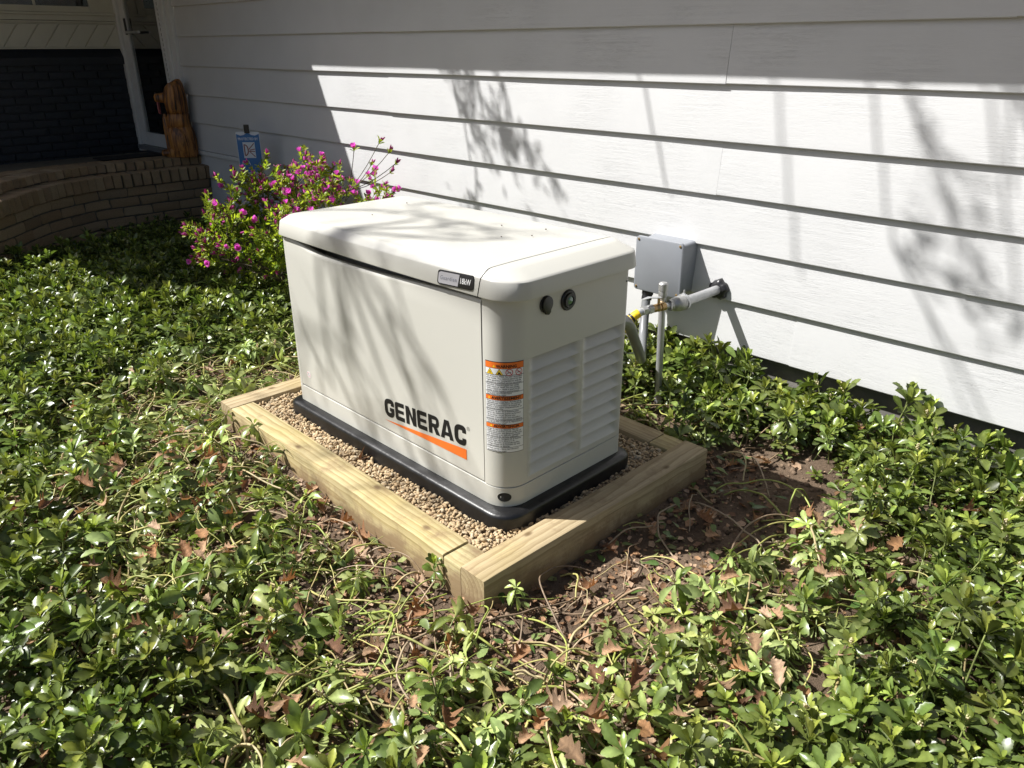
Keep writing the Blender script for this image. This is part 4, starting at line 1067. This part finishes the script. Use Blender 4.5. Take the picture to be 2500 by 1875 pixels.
# keep the azalea's foot and the stoop's shade a little thinner
Pg = Pg[ok]; dist = np.linalg.norm(Pg-CAMv, axis=1); tr_ = trampled(Pg[:, 0], Pg[:, 1])
n = len(Pg)
isw = rng.random(n) < np.clip(tr_*1.3-.12, 0.03, .88)
far = dist > 3.6
leafP, stemP, flowP = [], [], []
def place(lib, idx, tilt_lo, tilt_hi, smin, smax, cmul, sink=0.0):
    ch = rng.integers(0, len(lib), len(idx))
    for k, (lf, sm, fl_) in enumerate(lib):
        ids = idx[ch == k]; m = len(ids)
        if not m: continue
        ang = rng.uniform(0, 6.28, m); ax = np.stack([np.cos(ang), np.sin(ang), 0*ang], -1)
        tilt = rng.uniform(tilt_lo, tilt_hi, m)
        R = np.einsum('nij,njk->nik', rotmats(ax, tilt), rotz(rng.uniform(0, 6.28, m)))
        S_ = rng.uniform(smin, smax, (m, 1))*np.stack([np.ones(m), np.ones(m), rng.uniform(.55, 1.35, m)], -1)*(1+.10*sstep(1.25, 1.45, Pg[ids][:, 1]))[:, None]*(1-.35*sstep(-3.5, -4.1, Pg[ids][:, 0]))[:, None]; T = Pg[ids].copy(); T[:, 2] -= sink
        cm = (cmul*rng.uniform(.75, 1.3, (m, 1)))*np.array([[1, 1, 1.]])+np.stack([rng.uniform(-.12, .16, m), rng.uniform(-.05, .05, m), rng.uniform(-.1, .1, m)], -1)*.8
        leafP.append(scatter(*lf, R, S_, T, np.clip(cm, .3, 2.2)))
        stemP.append(scatter(*sm, R, S_, T, rng.uniform(.7, 1.3, (m, 1))*np.ones((1, 3))))
        if fl_ is not None:
            fv, ff, fc = fl_; flowP.append(scatter(fv, ff[0], fc, R, S_, T, None))
ar = np.arange(n)
place(HI, ar[~isw & ~far], 0, .75, .62, 1.2, 1.0)
place(LO, ar[~isw & far], 0, .55, .8, 1.25, 1.0)
place(WI, ar[isw], .5, 1.35, .75, 1.15, 1.15, .004)

# loose leaves lying on the trampled soil
m = 1500; lx_ = rng.uniform(-1.2, 2.5, m); ly_ = rng.uniform(-1.1, 1.5, m)
k_ = (frame_dist(lx_, ly_) > .01) & (frame_dist(lx_, ly_) < .75) & (rng.random(m) < .25+.6*trampled(lx_, ly_)); lx_, ly_ = lx_[k_], ly_[k_]; m = len(lx_)
v, f = leaf_template(*T_HI, .58, .2, .1); R = np.einsum('nij,njk->nik', rotmats(np.stack([np.cos(lx_*99), np.sin(lx_*99), 0*lx_], -1), rng.uniform(-.5, .5, m)), rotz(rng.uniform(0, 6.28, m)))
lc = np.where(rng.random((m, 1)) < .55, np.array([[.19, .25, .085]]), np.array([[.07, .125, .03]]))*rng.uniform(.7, 1.2, (m, 1))
leafP.append(scatter(v, f, np.ones((len(v), 3)), R, rng.uniform(.028, .062, (m, 1)), np.stack([lx_, ly_, gz(lx_, ly_)+rng.uniform(.004, .03, m)], -1), lc))

# bare runners lying on the soil, some ending in a shoot
tubeV, tubeF, tubeC, off_ = [], [], [], 0
rr_ = random.Random(4); made = 0; tries = 0
while made < 1150 and tries < 40000:
    tries += 1
    x, y = rr_.uniform(-1.3, 2.5), rr_.uniform(-1.2, 1.5); d = float(frame_dist(x, y))
    if d < .02 or y > 1.58: continue
    t = float(trampled(x, y)); b = float(bare(x, y))
    if rr_.random() > .08+.75*t*(1-.35*b): continue
    if x > 1.42 and y > -.05 and rr_.random() < .72: continue
    a = rr_.uniform(0, 6.28); L_ = rr_.uniform(.12, .55); npt = 9; pts = []; arch = rr_.uniform(0, .05) if rr_.random() < .7 else rr_.uniform(.04, .10); cx_, cy_ = x, y; bend = rr_.uniform(-.26, .26); good = True
    for k in range(npt):
        if float(frame_dist(cx_, cy_)) < .012 or cy_ > 1.60: good = k >= 4; break
        z = float(gz(cx_, cy_))+.004+arch*math.sin(math.pi*k/(npt-1))+rr_.uniform(0, .006); pts.append((cx_, cy_, z))
        a += bend+rr_.uniform(-.3, .3); cx_ += L_/npt*math.cos(a); cy_ += L_/npt*math.sin(a)
    if not good or len(pts) < 4: continue
    pts = [tuple(p) for p in bez(pts, 3)]
    r0 = rr_.uniform(.0016, .0042); mb = MB(); mb.tube(pts, [r0*(1.0-.25*k/len(pts)) for k in range(len(pts))], 5, cap=False)
    c_ = rr_.choice([(.27, .27, .075), (.23, .25, .06), (.32, .29, .10), (.28, .22, .10), (.20, .24, .05), (.34, .28, .15)])
    if b > .8 and rr_.random() < .6: c_ = rr_.choice([(.26, .18, .11), (.20, .14, .09), (.30, .23, .15)])
    tubeV.append(np.array(mb.v)); tubeF.append(np.array(mb.f)+off_); tubeC.append(np.tile(np.array(c_)*rr_.uniform(.9, 1.45), (len(mb.v), 1))); off_ += len(mb.v); made += 1
V, F, C = joinparts(leafP)
o = link('ground_cover', big_mesh('ground_cover', V, F, C, MT['leaf'])); tag(o, 'dense bed of glossy toothed green ground cover leaves', 'ground cover', kind='stuff')
V, F, C = joinparts(stemP)
o2 = link('stems', big_mesh('stems', V, F, C, MT['stem']), o); tag(o2, kind='stuff')
V, F, C = joinparts(flowP)
o2 = link('flower_spikes', big_mesh('flower_spikes', V, F, C, MT['petal']), o); tag(o2, kind='stuff')
o = link('bare_runners', big_mesh('bare_runners', np.concatenate(tubeV), [np.concatenate(tubeF)], np.concatenate(tubeC), MT['stem'])); tag(o, 'yellow green bare runner stems trampled flat round the timber frame', 'stems', kind='stuff')

# single shoots that stand clear of the bed
def shoot(x, y, s, label, tilt, rz_, h=1.0, lib=None, name='ground_cover_shoot'):
    e = empty(name, (x, y, float(gz(x, y)))); e.rotation_euler = (tilt[0], tilt[1], rz_); e.scale = (s, s, s*h)
    lf, sm, fl_ = (lib or HI)[rp_.randrange(8)]
    link('leaves', big_mesh('leaves', lf[0], [lf[1]], lf[2]*1.5, MT['leaf']), e); link('stem', big_mesh('stem', sm[0], [sm[1]], sm[2], MT['stem']), e)
    tag(e, label, 'plant'); return e
shoot(1.20, 1.50, 1.15, 'tall leafy shoot standing against the white siding right of the gas pipe', (.0, .05), 1.0, 1.75)
shoot(1.62, 1.53, .55, 'small lone shoot with upright leaves low on the white siding', (0, 0), 2.0, 2.6)
shoot(1.17, -.262, .62, 'small shoot growing up against the front timber beside its end joint', (.12, .12), .3, 1.5)
shoot(1.43, -.20, .70, 'curly stemmed shoot leaning on the near end of the right timber', (.25, .2), .7, 1.2, WI)

# ------------------------------------------------------------------ fallen oak leaves (each one its own thing)
def oak_mesh(seed):
    r_ = random.Random(seed); half = [(0, .012), (.10, .014), (.17, .05), (.23, .15), (.28, .19), (.34, .12), (.41, .15), (.48, .28), (.54, .31), (.59, .19), (.64, .17), (.71, .25), (.77, .26), (.82, .15), (.89, .15), (.95, .09), (1.0, .01)]
    cu_, cv_ = r_.uniform(-1.2, 1.6), r_.uniform(.5, 4.0); tw = r_.uniform(-.6, .6); V = []; F = []
    for t, w_ in half:
        w_ = w_*r_.uniform(.8, 1.15)
        for s in (1, .5, 0, -.5, -1):
            y = s*w_; x = t+.16*abs(s)*(w_ > .15)*w_*2; z = cu_*.35*(t-.5)**2+cv_*y*y*1.6+tw*y*(t-.5)+.02*math.sin(9*t+3*s)
            V.append((x-.5, y, z))
    for i in range(len(half)-1):
        for k in range(4): a = 5*i+k; F.append((a, a+1, a+6, a+5))
    V = np.array(V); c = np.array([(.26, .135, .065), (.31, .165, .075), (.17, .09, .05), (.38, .235, .135), (.24, .15, .085), (.42, .29, .19)][seed % 6]); C = np.tile(c, (len(V), 1))*np.random.default_rng(seed).uniform(.7, 1.2, (len(V), 1)); C[2::5] *= 1.3
    return big_mesh('fallen_leaf', V, [np.array(F)], C, MT['dryleaf'])
OAK = [oak_mesh(k) for k in range(12)]
OAKC = ['reddish brown', 'orange brown', 'dark brown', 'pale tan', 'dull brown', 'bleached tan']*2
def fallen(x, y, size, label, group, z=None, rot=None, name='fallen_leaf'):
    zz = float(gz(x, y))+rr_.uniform(.008, .028) if z is None else z
    r = rot or (rr_.uniform(-.5, .5), rr_.uniform(-.5, .5), rr_.uniform(0, 6.28))
    o = link(name, rr_.choice(OAK), None, (x, y, zz), r, (size,)*3); tag(o, label, 'leaf', group); return o
regions = [('among trampled stems left of the front timber', 'fallen leaves by the front timber', 112, lambda x, y: (y < -.23) & (x < 1.1) & (x > -.45)),
           ('in the green bed left of the timber frame', 'fallen leaves in the left bed', 40, lambda x, y: (x < -.35) & (x > -2.6)),
           ('on the soil before the near timber corner', 'fallen leaves at the near corner', 72, lambda x, y: (y < -.02) & (x >= 1.1)),
           ('on the soil along the right timber', 'fallen leaves along the right timber', 34, lambda x, y: (x > 1.42) & (y >= .0) & (x < 1.95)),
           ('half hidden in the green bed at right', 'fallen leaves in the right bed', 40, lambda x, y: (x >= 1.95) & (y > -.4))]
for place_, grp, cnt, cond in regions:
    k = 0; tr2 = 0
    while k < cnt and tr2 < 9000:
        tr2 += 1; x, y = rr_.uniform(-2.6, 2.9), rr_.uniform(-1.5, 1.45)
        if not cond(x, y) or float(frame_dist(x, y)) < .03 or not in_view(np.array([[x, y, .03]]), .02)[0]: continue
        b = float(bare(x, y))
        if rr_.random() > .3+.7*float(trampled(x, y)): continue
        hgt = float(gz(x, y))+(rr_.uniform(.05, .13) if b < .25 else rr_.uniform(.01, .035))
        sz = rr_.uniform(.040, .088); mi = rr_.randrange(len(OAK))
        word = ('small ' if sz < .055 else 'large ' if sz > .075 else '')+OAKC[mi]
        o = link('fallen_leaf', OAK[mi], None, (x, y, hgt), (rr_.uniform(-.5, .5), rr_.uniform(-.5, .5), rr_.uniform(0, 6.28)), (sz,)*3)
        tag(o, word+' oak leaf '+place_, 'leaf', grp); k += 1
fallen(.535, -.075, .075, 'single reddish brown leaf resting on the gravel beside the black pad', None, .105, (.7, .5, 2.3))

# crumbled leaf litter
m = 20000; x = rng.uniform(-1.6, 2.6, m); y = rng.uniform(-1.3, 1.5, m); k_ = (frame_dist(x, y) > .01) & (rng.random(m) < .12+.8*trampled(x, y)); x, y = x[k_], y[k_]; m = len(x)
fv_ = np.array([(-.5, -.3, 0), (.1, -.42, .12), (.55, .0, .02), (.2, .4, .15), (-.4, .28, .05), (0, 0, -.06)]); ff_ = np.array([(5, 0, 1), (5, 1, 2), (5, 2, 3), (5, 3, 4), (5, 4, 0)])
Rm = np.einsum('nij,njk->nik', rotmats(np.stack([np.cos(x*77), np.sin(x*77), 0*x], -1), rng.uniform(-.7, .7, m)), rotz(rng.uniform(0, 6.28, m)))
pc = np.array([[.26, .145, .075], [.34, .20, .11], [.17, .095, .055], [.42, .29, .19], [.22, .24, .09]])[rng.integers(0, 5, m)]*rng.uniform(.6, 1.2, (m, 1))
V, F, C = scatter(fv_, ff_, None, Rm, .006+.030*rng.random((m, 1))**2, np.stack([x, y, gz(x, y)+rng.uniform(.003, .016, m)], -1), pc)
o = link('leaf_litter', big_mesh('leaf_litter', V, [F], C, MT['dryleaf'], smooth=False)); tag(o, 'crumbled brown leaf litter strewn over the soil', 'leaf litter', kind='stuff')

# green gall
mb = MB(); loops_ = []
for k in range(11):
    a = math.pi*k/10; r_ = .0165*math.sin(a)+.0004; loops_.append([(r_*math.cos(t)*(1+.06*math.sin(3*t+k)), r_*math.sin(t)*(1+.05*math.sin(4*t)), -.017*math.cos(a)) for t in [2*math.pi*j/18 for j in range(18)]])
mb.loft(loops_); o = mb.build('oak_gall', MT['gall'], smooth=80, loc=(1.49, -.60, .075)); tag(o, 'round pale green gall among the leaves at the bottom centre', 'gall')

# ------------------------------------------------------------------ soil crumbs, gravel
def ico(sub, seed, sq=(1, 1, 1), amp=.18):
    bm = bmesh.new(); bmesh.ops.create_icosphere(bm, subdivisions=sub, radius=1.0); r_ = random.Random(seed)
    nv = [Vector((r_.gauss(0, 1), r_.gauss(0, 1), r_.gauss(0, 1))).normalized() for _ in range(5)]; am = [r_.uniform(-amp, amp) for _ in range(5)]
    v = []
    for q in bm.verts:
        d = q.co.normalized(); s = 1+sum(a*max(0, d.dot(k_))**2*2 for a, k_ in zip(am, nv)); v.append([d[i]*s*sq[i] for i in range(3)])
    f = [[a.index for a in p.verts] for p in bm.faces]; bm.free(); return np.array(v), np.array(f)
parts = []
m = 24000; x = rng.uniform(-1.0, 2.4, m); y = rng.uniform(-1.0, 1.5, m); d = frame_dist(x, y)
k_ = (d > .008) & (rng.random(m) < .1+.9*bare(x, y)) & (y < 1.62); x, y = x[k_], y[k_]; ch = rng.integers(0, 5, len(x))
for k in range(5):
    v, f = ico(1, k, amp=.35); i = ch == k; mm = i.sum(); sz = .0016+.010*rng.random((mm, 1))**5
    R = rotmats(np.tile([[.6, .64, .48]], (mm, 1)), rng.uniform(0, 6.28, mm)); cb_ = np.array([[.13, .092, .063]])*rng.uniform(.5, 1.7, (mm, 1))
    parts.append(scatter(v, f, None, R, sz, np.stack([x[i], y[i], gz(x[i], y[i])+sz[:, 0]*.3], -1), cb_))
V, F, C = joinparts(parts); o = link('soil_crumbs', big_mesh('soil_crumbs', V, F, C, MT['crumb'], smooth=False)); tag(o, 'loose dark crumbs of soil scattered over the bare ground', 'soil', kind='stuff')

parts = []
ct, stt = math.cos(-.0261), math.sin(-.0261)
pts = []
for layer in range(3):
    s_ = .0112; gx_, gy_ = np.meshgrid(np.arange(TX0+TW+.004, TX1-TW-.004, s_), np.arange(TY0+TW+.004, TY1-TW-.004, s_)); gx_ = gx_.ravel()+rng.uniform(-.6, .6, gx_.size)*s_; gy_ = gy_.ravel()+rng.uniform(-.6, .6, gy_.size)*s_
    k_ = ~((gx_ > -.015) & (gx_ < 1.245) & (gy_ > .005) & (gy_ < .57)) & (gx_ > TX0+TW+.004) & (gx_ < TX1-TW-.004) & (gy_ > TY0+TW+.004) & (gy_ < TY1-TW-.004)
    gx_, gy_ = gx_[k_], gy_[k_]; zz = .079+layer*.0085+rng.uniform(-.004, .004, len(gx_))+(vnoise(gx_, gy_, .12)-.5)*.014
    pts.append(np.stack([gx_*ct-gy_*stt, gx_*stt+gy_*ct, zz], -1))
pts = np.concatenate(pts); ch = rng.integers(0, 9, len(pts))
for k in range(9):
    r_ = random.Random(k+50); v, f = ico(2, k+40, (1.25, r_.uniform(.75, 1), r_.uniform(.5, .8)), .28); i = ch == k; mm = i.sum()
    ax = rng.normal(size=(mm, 3)); ax /= np.linalg.norm(ax, axis=1, keepdims=True); R = rotmats(ax, rng.uniform(0, 1.3, mm)); R = np.einsum('nij,njk->nik', R, rotz(rng.uniform(0, 6.28, mm)))
    pal = np.array([[.40, .30, .175], [.45, .345, .21], [.34, .25, .145], [.41, .29, .165], [.47, .385, .26], [.30, .225, .14], [.38, .27, .15]]); cc = pal[rng.integers(0, 7, mm)]*rng.uniform(.8, 1.15, (mm, 1))
    parts.append(scatter(v, f, None, R, (.0042+.0046*rng.random((mm, 1))**1.6), pts[i], cc*1.05))
V, F, C = joinparts(parts); o = link('gravel', big_mesh('gravel', V, F, C, MT['stone'])); tag(o, 'tan pea gravel filling the timber frame', 'gravel', kind='stuff')
o = MB(); o.v = [(x*ct-y*stt, x*stt+y*ct, .076) for x, y in ((TX0+.06, TY0+.06), (TX1-.06, TY0+.06), (TX1-.06, TY1-.06), (TX0+.06, TY1-.06))]; o.f = [(0, 1, 2, 3)]
o = o.build('gravel_bed', simple('gravel_fines', (.34, .27, .175), .95, nscale=80, namp=.4)); tag(o, kind='structure')

# specks on the lid
for (x, y) in ((.33, .20), (.24, .43), (.80, .40), (.98, .36), (.92, .28), (.95, .46)):
    mb = MB(); r_ = rr_.uniform(.0028, .0045); mb.loft([[(r_*s*math.cos(t)*rr_.uniform(.7, 1.3), r_*s*.6*math.sin(t), z) for t in [2*math.pi*k/8 for k in range(8)]] for z, s in ((0, .8), (r_*.4, 1), (r_*.8, .4))])
    o = mb.build('bud_scale', MT['bark'], loc=(x, y, .9285)); tag(o, 'tiny brown bud scale fallen on the generator lid', 'bud scale', 'bud scales on the generator lid')

# ================================================================== AZALEA
az = empty('azalea_bush', (-1.72, 1.06, .02)); az.scale = (1.0, 1.0, 1.0); tag(az, 'azalea bush with magenta buds and flowers behind the generator', 'bush')
ra = random.Random(9); mbs = MB(); tips = []; inner = []
def env(p):
    return ((p.x/.70)**2+(p.y/.62)**2+((p.z-.45)/.42)**2)
def grow(p, d, L_, r, depth):
    pts = [p]; q = p.copy(); dd = d.copy(); n_ = 5
    for k in range(n_):
        dd = (dd+Vector((ra.gauss(0, .16), ra.gauss(0, .16), ra.gauss(.03, .10)))).normalized(); q = q+dd*(L_/n_); pts.append(q.copy())
    
    if depth >= 2 and env(q) > 1.25: return
    mbs.tube(pts, [r*(1-.45*k/n_) for k in range(n_+1)], 5 if depth < 2 else 4, cap=False)
    if depth >= 2: inner.append((pts[3], dd)); inner.append((pts[4], dd))
    if depth == 3: tips.append((q, dd)); return
    for k in range([4, 4, 4][depth]):
        i = ra.randint(2, n_); b = pts[i]; nd = (dd*.9+Vector((ra.gauss(0, .62), ra.gauss(0, .62), ra.gauss(.05, .36)))).normalized()
        grow(b, nd, L_*ra.uniform(.5, .78), r*.58, depth+1)
    if depth >= 1: tips.append((q, dd))
for k in range(10):
    a = 2*math.pi*k/10+ra.uniform(-.2, .2); sp_ = ra.uniform(.25, 1.15)
    grow(Vector((.05*math.cos(a), .05*math.sin(a), 0)), Vector((sp_*math.cos(a), sp_*math.sin(a), 1)).normalized(), ra.uniform(.42, .56), .010, 0)
# long shoots leaning out to the right towards the wall
Rg = Vector((.71, .70, 0))
for end in ((.524, .30, .961), (.498, .39, .897), (.521, .41, .825), (.494, .39, .774), (.489, .14, .928), (.374, .34, .818)):
    st_ = Vector((.30, .20, .66)); e_ = Vector(end); d = (e_-st_).normalized(); pts = [st_+(e_-st_)*(i/5)+Vector((0, 0, -.02*math.sin(math.pi*i/5))) for i in range(6)]
    mbs.tube(pts, .0022, 4, cap=False); tips.append((e_, (d+Vector((0, 0, .4))).normalized()))
# squeeze the crown to the bush's outline
def env(p):
    return ((p.x/.70)**2+(p.y/.62)**2+((p.z-.45)/.42)**2)
tips = [(p, d) for p, d in tips if p.z > .10 and (1.06+p.y) < 1.60 and (env(p) < 1.25 or p.x > .36)]
ra.shuffle(tips)
mbs.build('branches', MT['bark'], az, smooth=60)
lv, lf_ = leaf_template([0, .3, .6, .85, 1.0], [.05, .28, .38, .26, .02], .50, .3, .12)
LV, BV, FLW = [], [], []
def frame_of(d):
    a = Vector((0, 0, 1)) if abs(d.z) < .9 else Vector((1, 0, 0)); u = d.cross(a).normalized(); return u, d.cross(u)
bv, bf = [], []
for k, (z, r_) in enumerate(((0, .09), (.25, .15), (.55, .15), (.85, .08), (1.0, .01))):
    bv += [(z, r_*math.cos(2*math.pi*j/6), r_*math.sin(2*math.pi*j/6)) for j in range(6)]
for k in range(4):
    for j in range(6): bf.append((k*6+j, k*6+(j+1) % 6, (k+1)*6+(j+1) % 6, (k+1)*6+j))
bv, bf = np.array(bv), np.array(bf)
def mat_from(xdir, up):
    x = xdir.normalized(); y = up.cross(x); y = y.normalized() if y.length > 1e-4 else x.orthogonal().normalized(); z = x.cross(y); return np.array([[x[i], y[i], z[i]] for i in range(3)])
Rs, Ss, Ts, Cs = [], [], [], []; Rb, Sb, Tb, Cb = [], [], [], []; flowers = []
inner = [(p, d) for p, d in inner if p.z > .10 and 1.06+p.y < 1.6]
for i, (p, d) in enumerate(tips+inner):
    u, v = frame_of(d); nl = ra.randint(6, 8) if i < len(tips) else ra.randint(3, 5); warm = ra.random()
    top = p.z > .5 or env(p) > .65
    for k in range(nl):
        a = 2*math.pi*k/nl+ra.uniform(-.3, .3); dr = (u*math.cos(a)+v*math.sin(a)+d*ra.uniform(.4, 1.6)).normalized()
        Rs.append(mat_from(dr, d)); Ss.append([ra.uniform(.022, .042)]); Ts.append(tuple(p-d*ra.uniform(0, .02)))
        base = np.array((.27, .33, .035)) if ra.random() < .7 else np.array((.11, .18, .025))
        if warm > .75: base = base*.6+np.array((.17, .17, .03))*.5
        Cs.append(base*ra.uniform(.75, 1.25))
    right = p.x*.71+p.y*.70
    if i >= len(tips):
        if ra.random() < .22 and top and len(flowers) < 170: flowers.append((p, d))
        continue
    if top and ra.random() < .74:
        for k in range(ra.randint(3, 5)):
            dr = (d+u*ra.uniform(-.5, .5)+v*ra.uniform(-.5, .5)).normalized(); Rb.append(mat_from(dr, u)); Sb.append([ra.uniform(.024, .042)]); Tb.append(tuple(p))
            Cb.append(np.array(ra.choice([(.42, .05, .26), (.30, .03, .15), (.50, .09, .33), (.24, .03, .09)]))*ra.uniform(.8, 1.2))
    elif top and len(flowers) < 170 and ra.random() < (.5+.35*max(0, right)*2): flowers.append((p, d))
V, F, C = scatter(lv, lf_, np.ones((len(lv), 3)), np.array(Rs), np.array(Ss), np.array(Ts), np.array(Cs))
o = link('foliage', big_mesh('foliage', V, [F], C, MT['azleaf']), az); tag(o, kind='stuff')
V, F, C = scatter(bv, bf, np.ones((len(bv), 3)), np.array(Rb), np.array(Sb), np.array(Tb), np.array(Cb))
o = link('flower_buds', big_mesh('flower_buds', V, [F], C, MT['petal']), az); tag(o, 'narrow dark magenta flower buds', kind='stuff')
# open flower: five petals
pv, pf = leaf_template([0, .3, .62, .86, 1.0], [.10, .26, .42, .34, .10], .9, .2, -.15); parts = []
for k in range(5):
    R = rotz([2*math.pi*k/5])[0]@rotmats(np.array([[0, 1., 0]]), np.array([-.75]))[0]; c = leaf_cols(5, np.array([.74, .19, .60]), np.array([.62, .10, .48])); parts.append((pv@R.T, pf, c))
V, F, C = joinparts(parts); fm = big_mesh('flower', V, F, C, MT['petal'])
for p, d in flowers:
    for k in range(ra.randint(1, 2)):
        dr = (d+Vector((ra.uniform(-.5, .5), ra.uniform(-.5, .5), ra.uniform(-.2, .5)))).normalized(); s = ra.uniform(.024, .036)
        o = link('flower', fm, az, tuple(p+dr*.008), dr.to_track_quat('Z', 'Y').to_euler(), (s,)*3)

# ================================================================== TREE (stands outside the picture; its boughs dapple wall and generator)
tree = empty('tree', (1.2, -4.4, 0)); tag(tree, 'tall spring tree behind the photographer, outside the picture, whose drooping boughs dapple the wall', 'tree')
rt = random.Random(12); tmb = MB(); lpos = []; tmb2 = MB()
TB = Vector((1.2, -4.4, 0)); SV = Vector((1.15, 1.0, -1.8))
tmb.tube([(0, 0, -.1), (.04, .02, 2.0), (-.05, .08, 4.4), (-.1, .1, 6.6), (-.25, .2, 8.6), (-.4, .3, 10.6), (-.3, .4, 12.5)], [.24, .19, .165, .14, .11, .07, .02], 10)
def twig(p, d, L_, r, depth, leafy):
    pts = [p]; q = p.copy(); dd = d.copy()
    for k in range(5):
        dd = (dd+Vector((rt.gauss(0, .12), rt.gauss(0, .12), rt.gauss(-.02, .1)))).normalized(); q = q+dd*L_/5; pts.append(q.copy())
    tmb2.tube(pts, [r*(1-.6*k/5) for k in range(6)], 5, cap=False)
    for pp in pts[1:]:
        if rt.random() < leafy: lpos.append((pp, dd))
    if depth > 0:
        for k in range(rt.randint(2, 3)):
            nd = (dd+Vector((rt.gauss(0, .45), rt.gauss(0, .45), rt.gauss(0, .35)))).normalized(); twig(pts[rt.randint(1, 4)], nd, L_*rt.uniform(.5, .8), r*.6, depth-1, leafy)
bough = [Vector((-.1, .1, 8.0)), Vector((-2.2, .9, 9.6)), Vector((-4.4, 1.7, 10.6)), Vector((-6.2, 2.4, 10.9))]
tmb.tube([tuple(q) for q in bez(bough, 8)], [.085*(1-.75*k/24) for k in range(25)], 8)
bough2 = [Vector((-.2, .2, 9.2)), Vector((-1.8, 2.0, 10.4)), Vector((-3.4, 3.8, 11.0)), Vector((-4.6, 5.2, 11.0))]
tmb.tube([tuple(q) for q in bez(bough2, 8)], [.075*(1-.75*k/24) for k in range(25)], 8)
allb = bez(bough, 8)+bez(bough2, 8)
HUB = Vector((-3.13, -3.1, 6.46))-TB
tmb.tube([tuple(q) for q in bez([Vector((-.1, .1, 7.0)), Vector((-1.7, .7, 7.2)), HUB], 8)], [.034*(1-.6*k/16) for k in range(17)], 7)
# where the tips of the drooping branches hang: shaded spot, distance along the sun ray, leafiness, number of side twigs, twig length
targets = [((.12, 0, .50), 2.5, .0, 2, .5), ((.42, 0, .45), 2.4, .03, 3, .5), ((.27, 0, .3), 2.2, .0, 2, .5), ((.86, 0, .25), 2.1, .03, 3, .4), ((.70, .0, .30), 2.3, .03, 2, .45), ((.98, .0, .45), 2.6, .03, 3, .4), ((.55, .35, .92), 2.4, .05, 3, .5), ((.95, .3, .92), 2.7, .0, 2, .4), ((.25, .45, .92), 2.8, .05, 2, .4),
           ((1.65, 1.66, .80), 2.0, .35, 4, .45), ((1.30, 1.66, .62), 2.2, .30, 3, .4), ((2.15, 1.66, .55), 2.1, .35, 4, .45), ((2.0, 1.66, 1.05), 1.9, .40, 3, .4),
           ((-.72, 1.66, .86), 1.35, .8, 6, .32), ((-.62, 1.66, 1.14), 1.4, .8, 6, .30), ((-.38, 1.66, .92), 1.45, .8, 5, .26), ((.62, 1.66, .88), 1.6, .6, 2, .25)]
for tg, t, leafy, cnt, tl in targets:
    e = Vector(tg)-SV*t-TB
    gen_ = tg[1] < 1.0
    want = e+Vector((-.36*(10.4-e.z), -.05*(10.4-e.z), 10.4-e.z)); b = min(allb, key=lambda q: (q-want).length)
    mid = e.lerp(want, .45)+Vector((rt.uniform(-.15, .15), rt.uniform(-.15, .15), 0)); d = (e-mid).normalized()
    if gen_:
        b = HUB; mid = e.lerp(HUB, .5)+Vector((rt.uniform(-.12, .12), rt.uniform(-.12, .12), rt.uniform(-.05, .12))); d = (e-mid).normalized()
        pts = [tuple(q) for q in bez([b, mid, e], 8)]
    else: pts = [tuple(q) for q in bez([b, mid.lerp(b, .4)+Vector((0, 0, .3)), mid, e], 6)]
    nP = len(pts)-1
    tmb.tube(pts, [.011*(1-k/nP)+.0055 for k in range(nP+1)], 6)
    for k in range(cnt):
        s_ = Vector(pts[-1-rt.randint(0, 5)]); twig(s_, (d+Vector((rt.gauss(0, .42), rt.gauss(0, .42), rt.gauss(.0, .30)))).normalized(), tl*rt.uniform(.7, 1.3), .0075, 2, leafy)
tmb.build('trunk', MT['bark'], tree, smooth=60)
tmb2.build('twigs', MT['bark'], tree, smooth=60)
m = len(lpos)*2; T = np.array([tuple(lpos[i//2][0]) for i in range(m)])+rng.normal(0, .02, (m, 3)); ax = rng.normal(size=(m, 3)); ax /= np.linalg.norm(ax, axis=1, keepdims=True)
V, F, C = scatter(lv, lf_, np.ones((len(lv), 3)), rotmats(ax, rng.uniform(0, 3, m)), rng.uniform(.035, .06, (m, 1)), T, np.array([[.10, .17, .03]])*rng.uniform(.7, 1.2, (m, 1)))
o = link('crown', big_mesh('crown', V, [F], C, MT['azleaf']), tree); tag(o, kind='stuff')
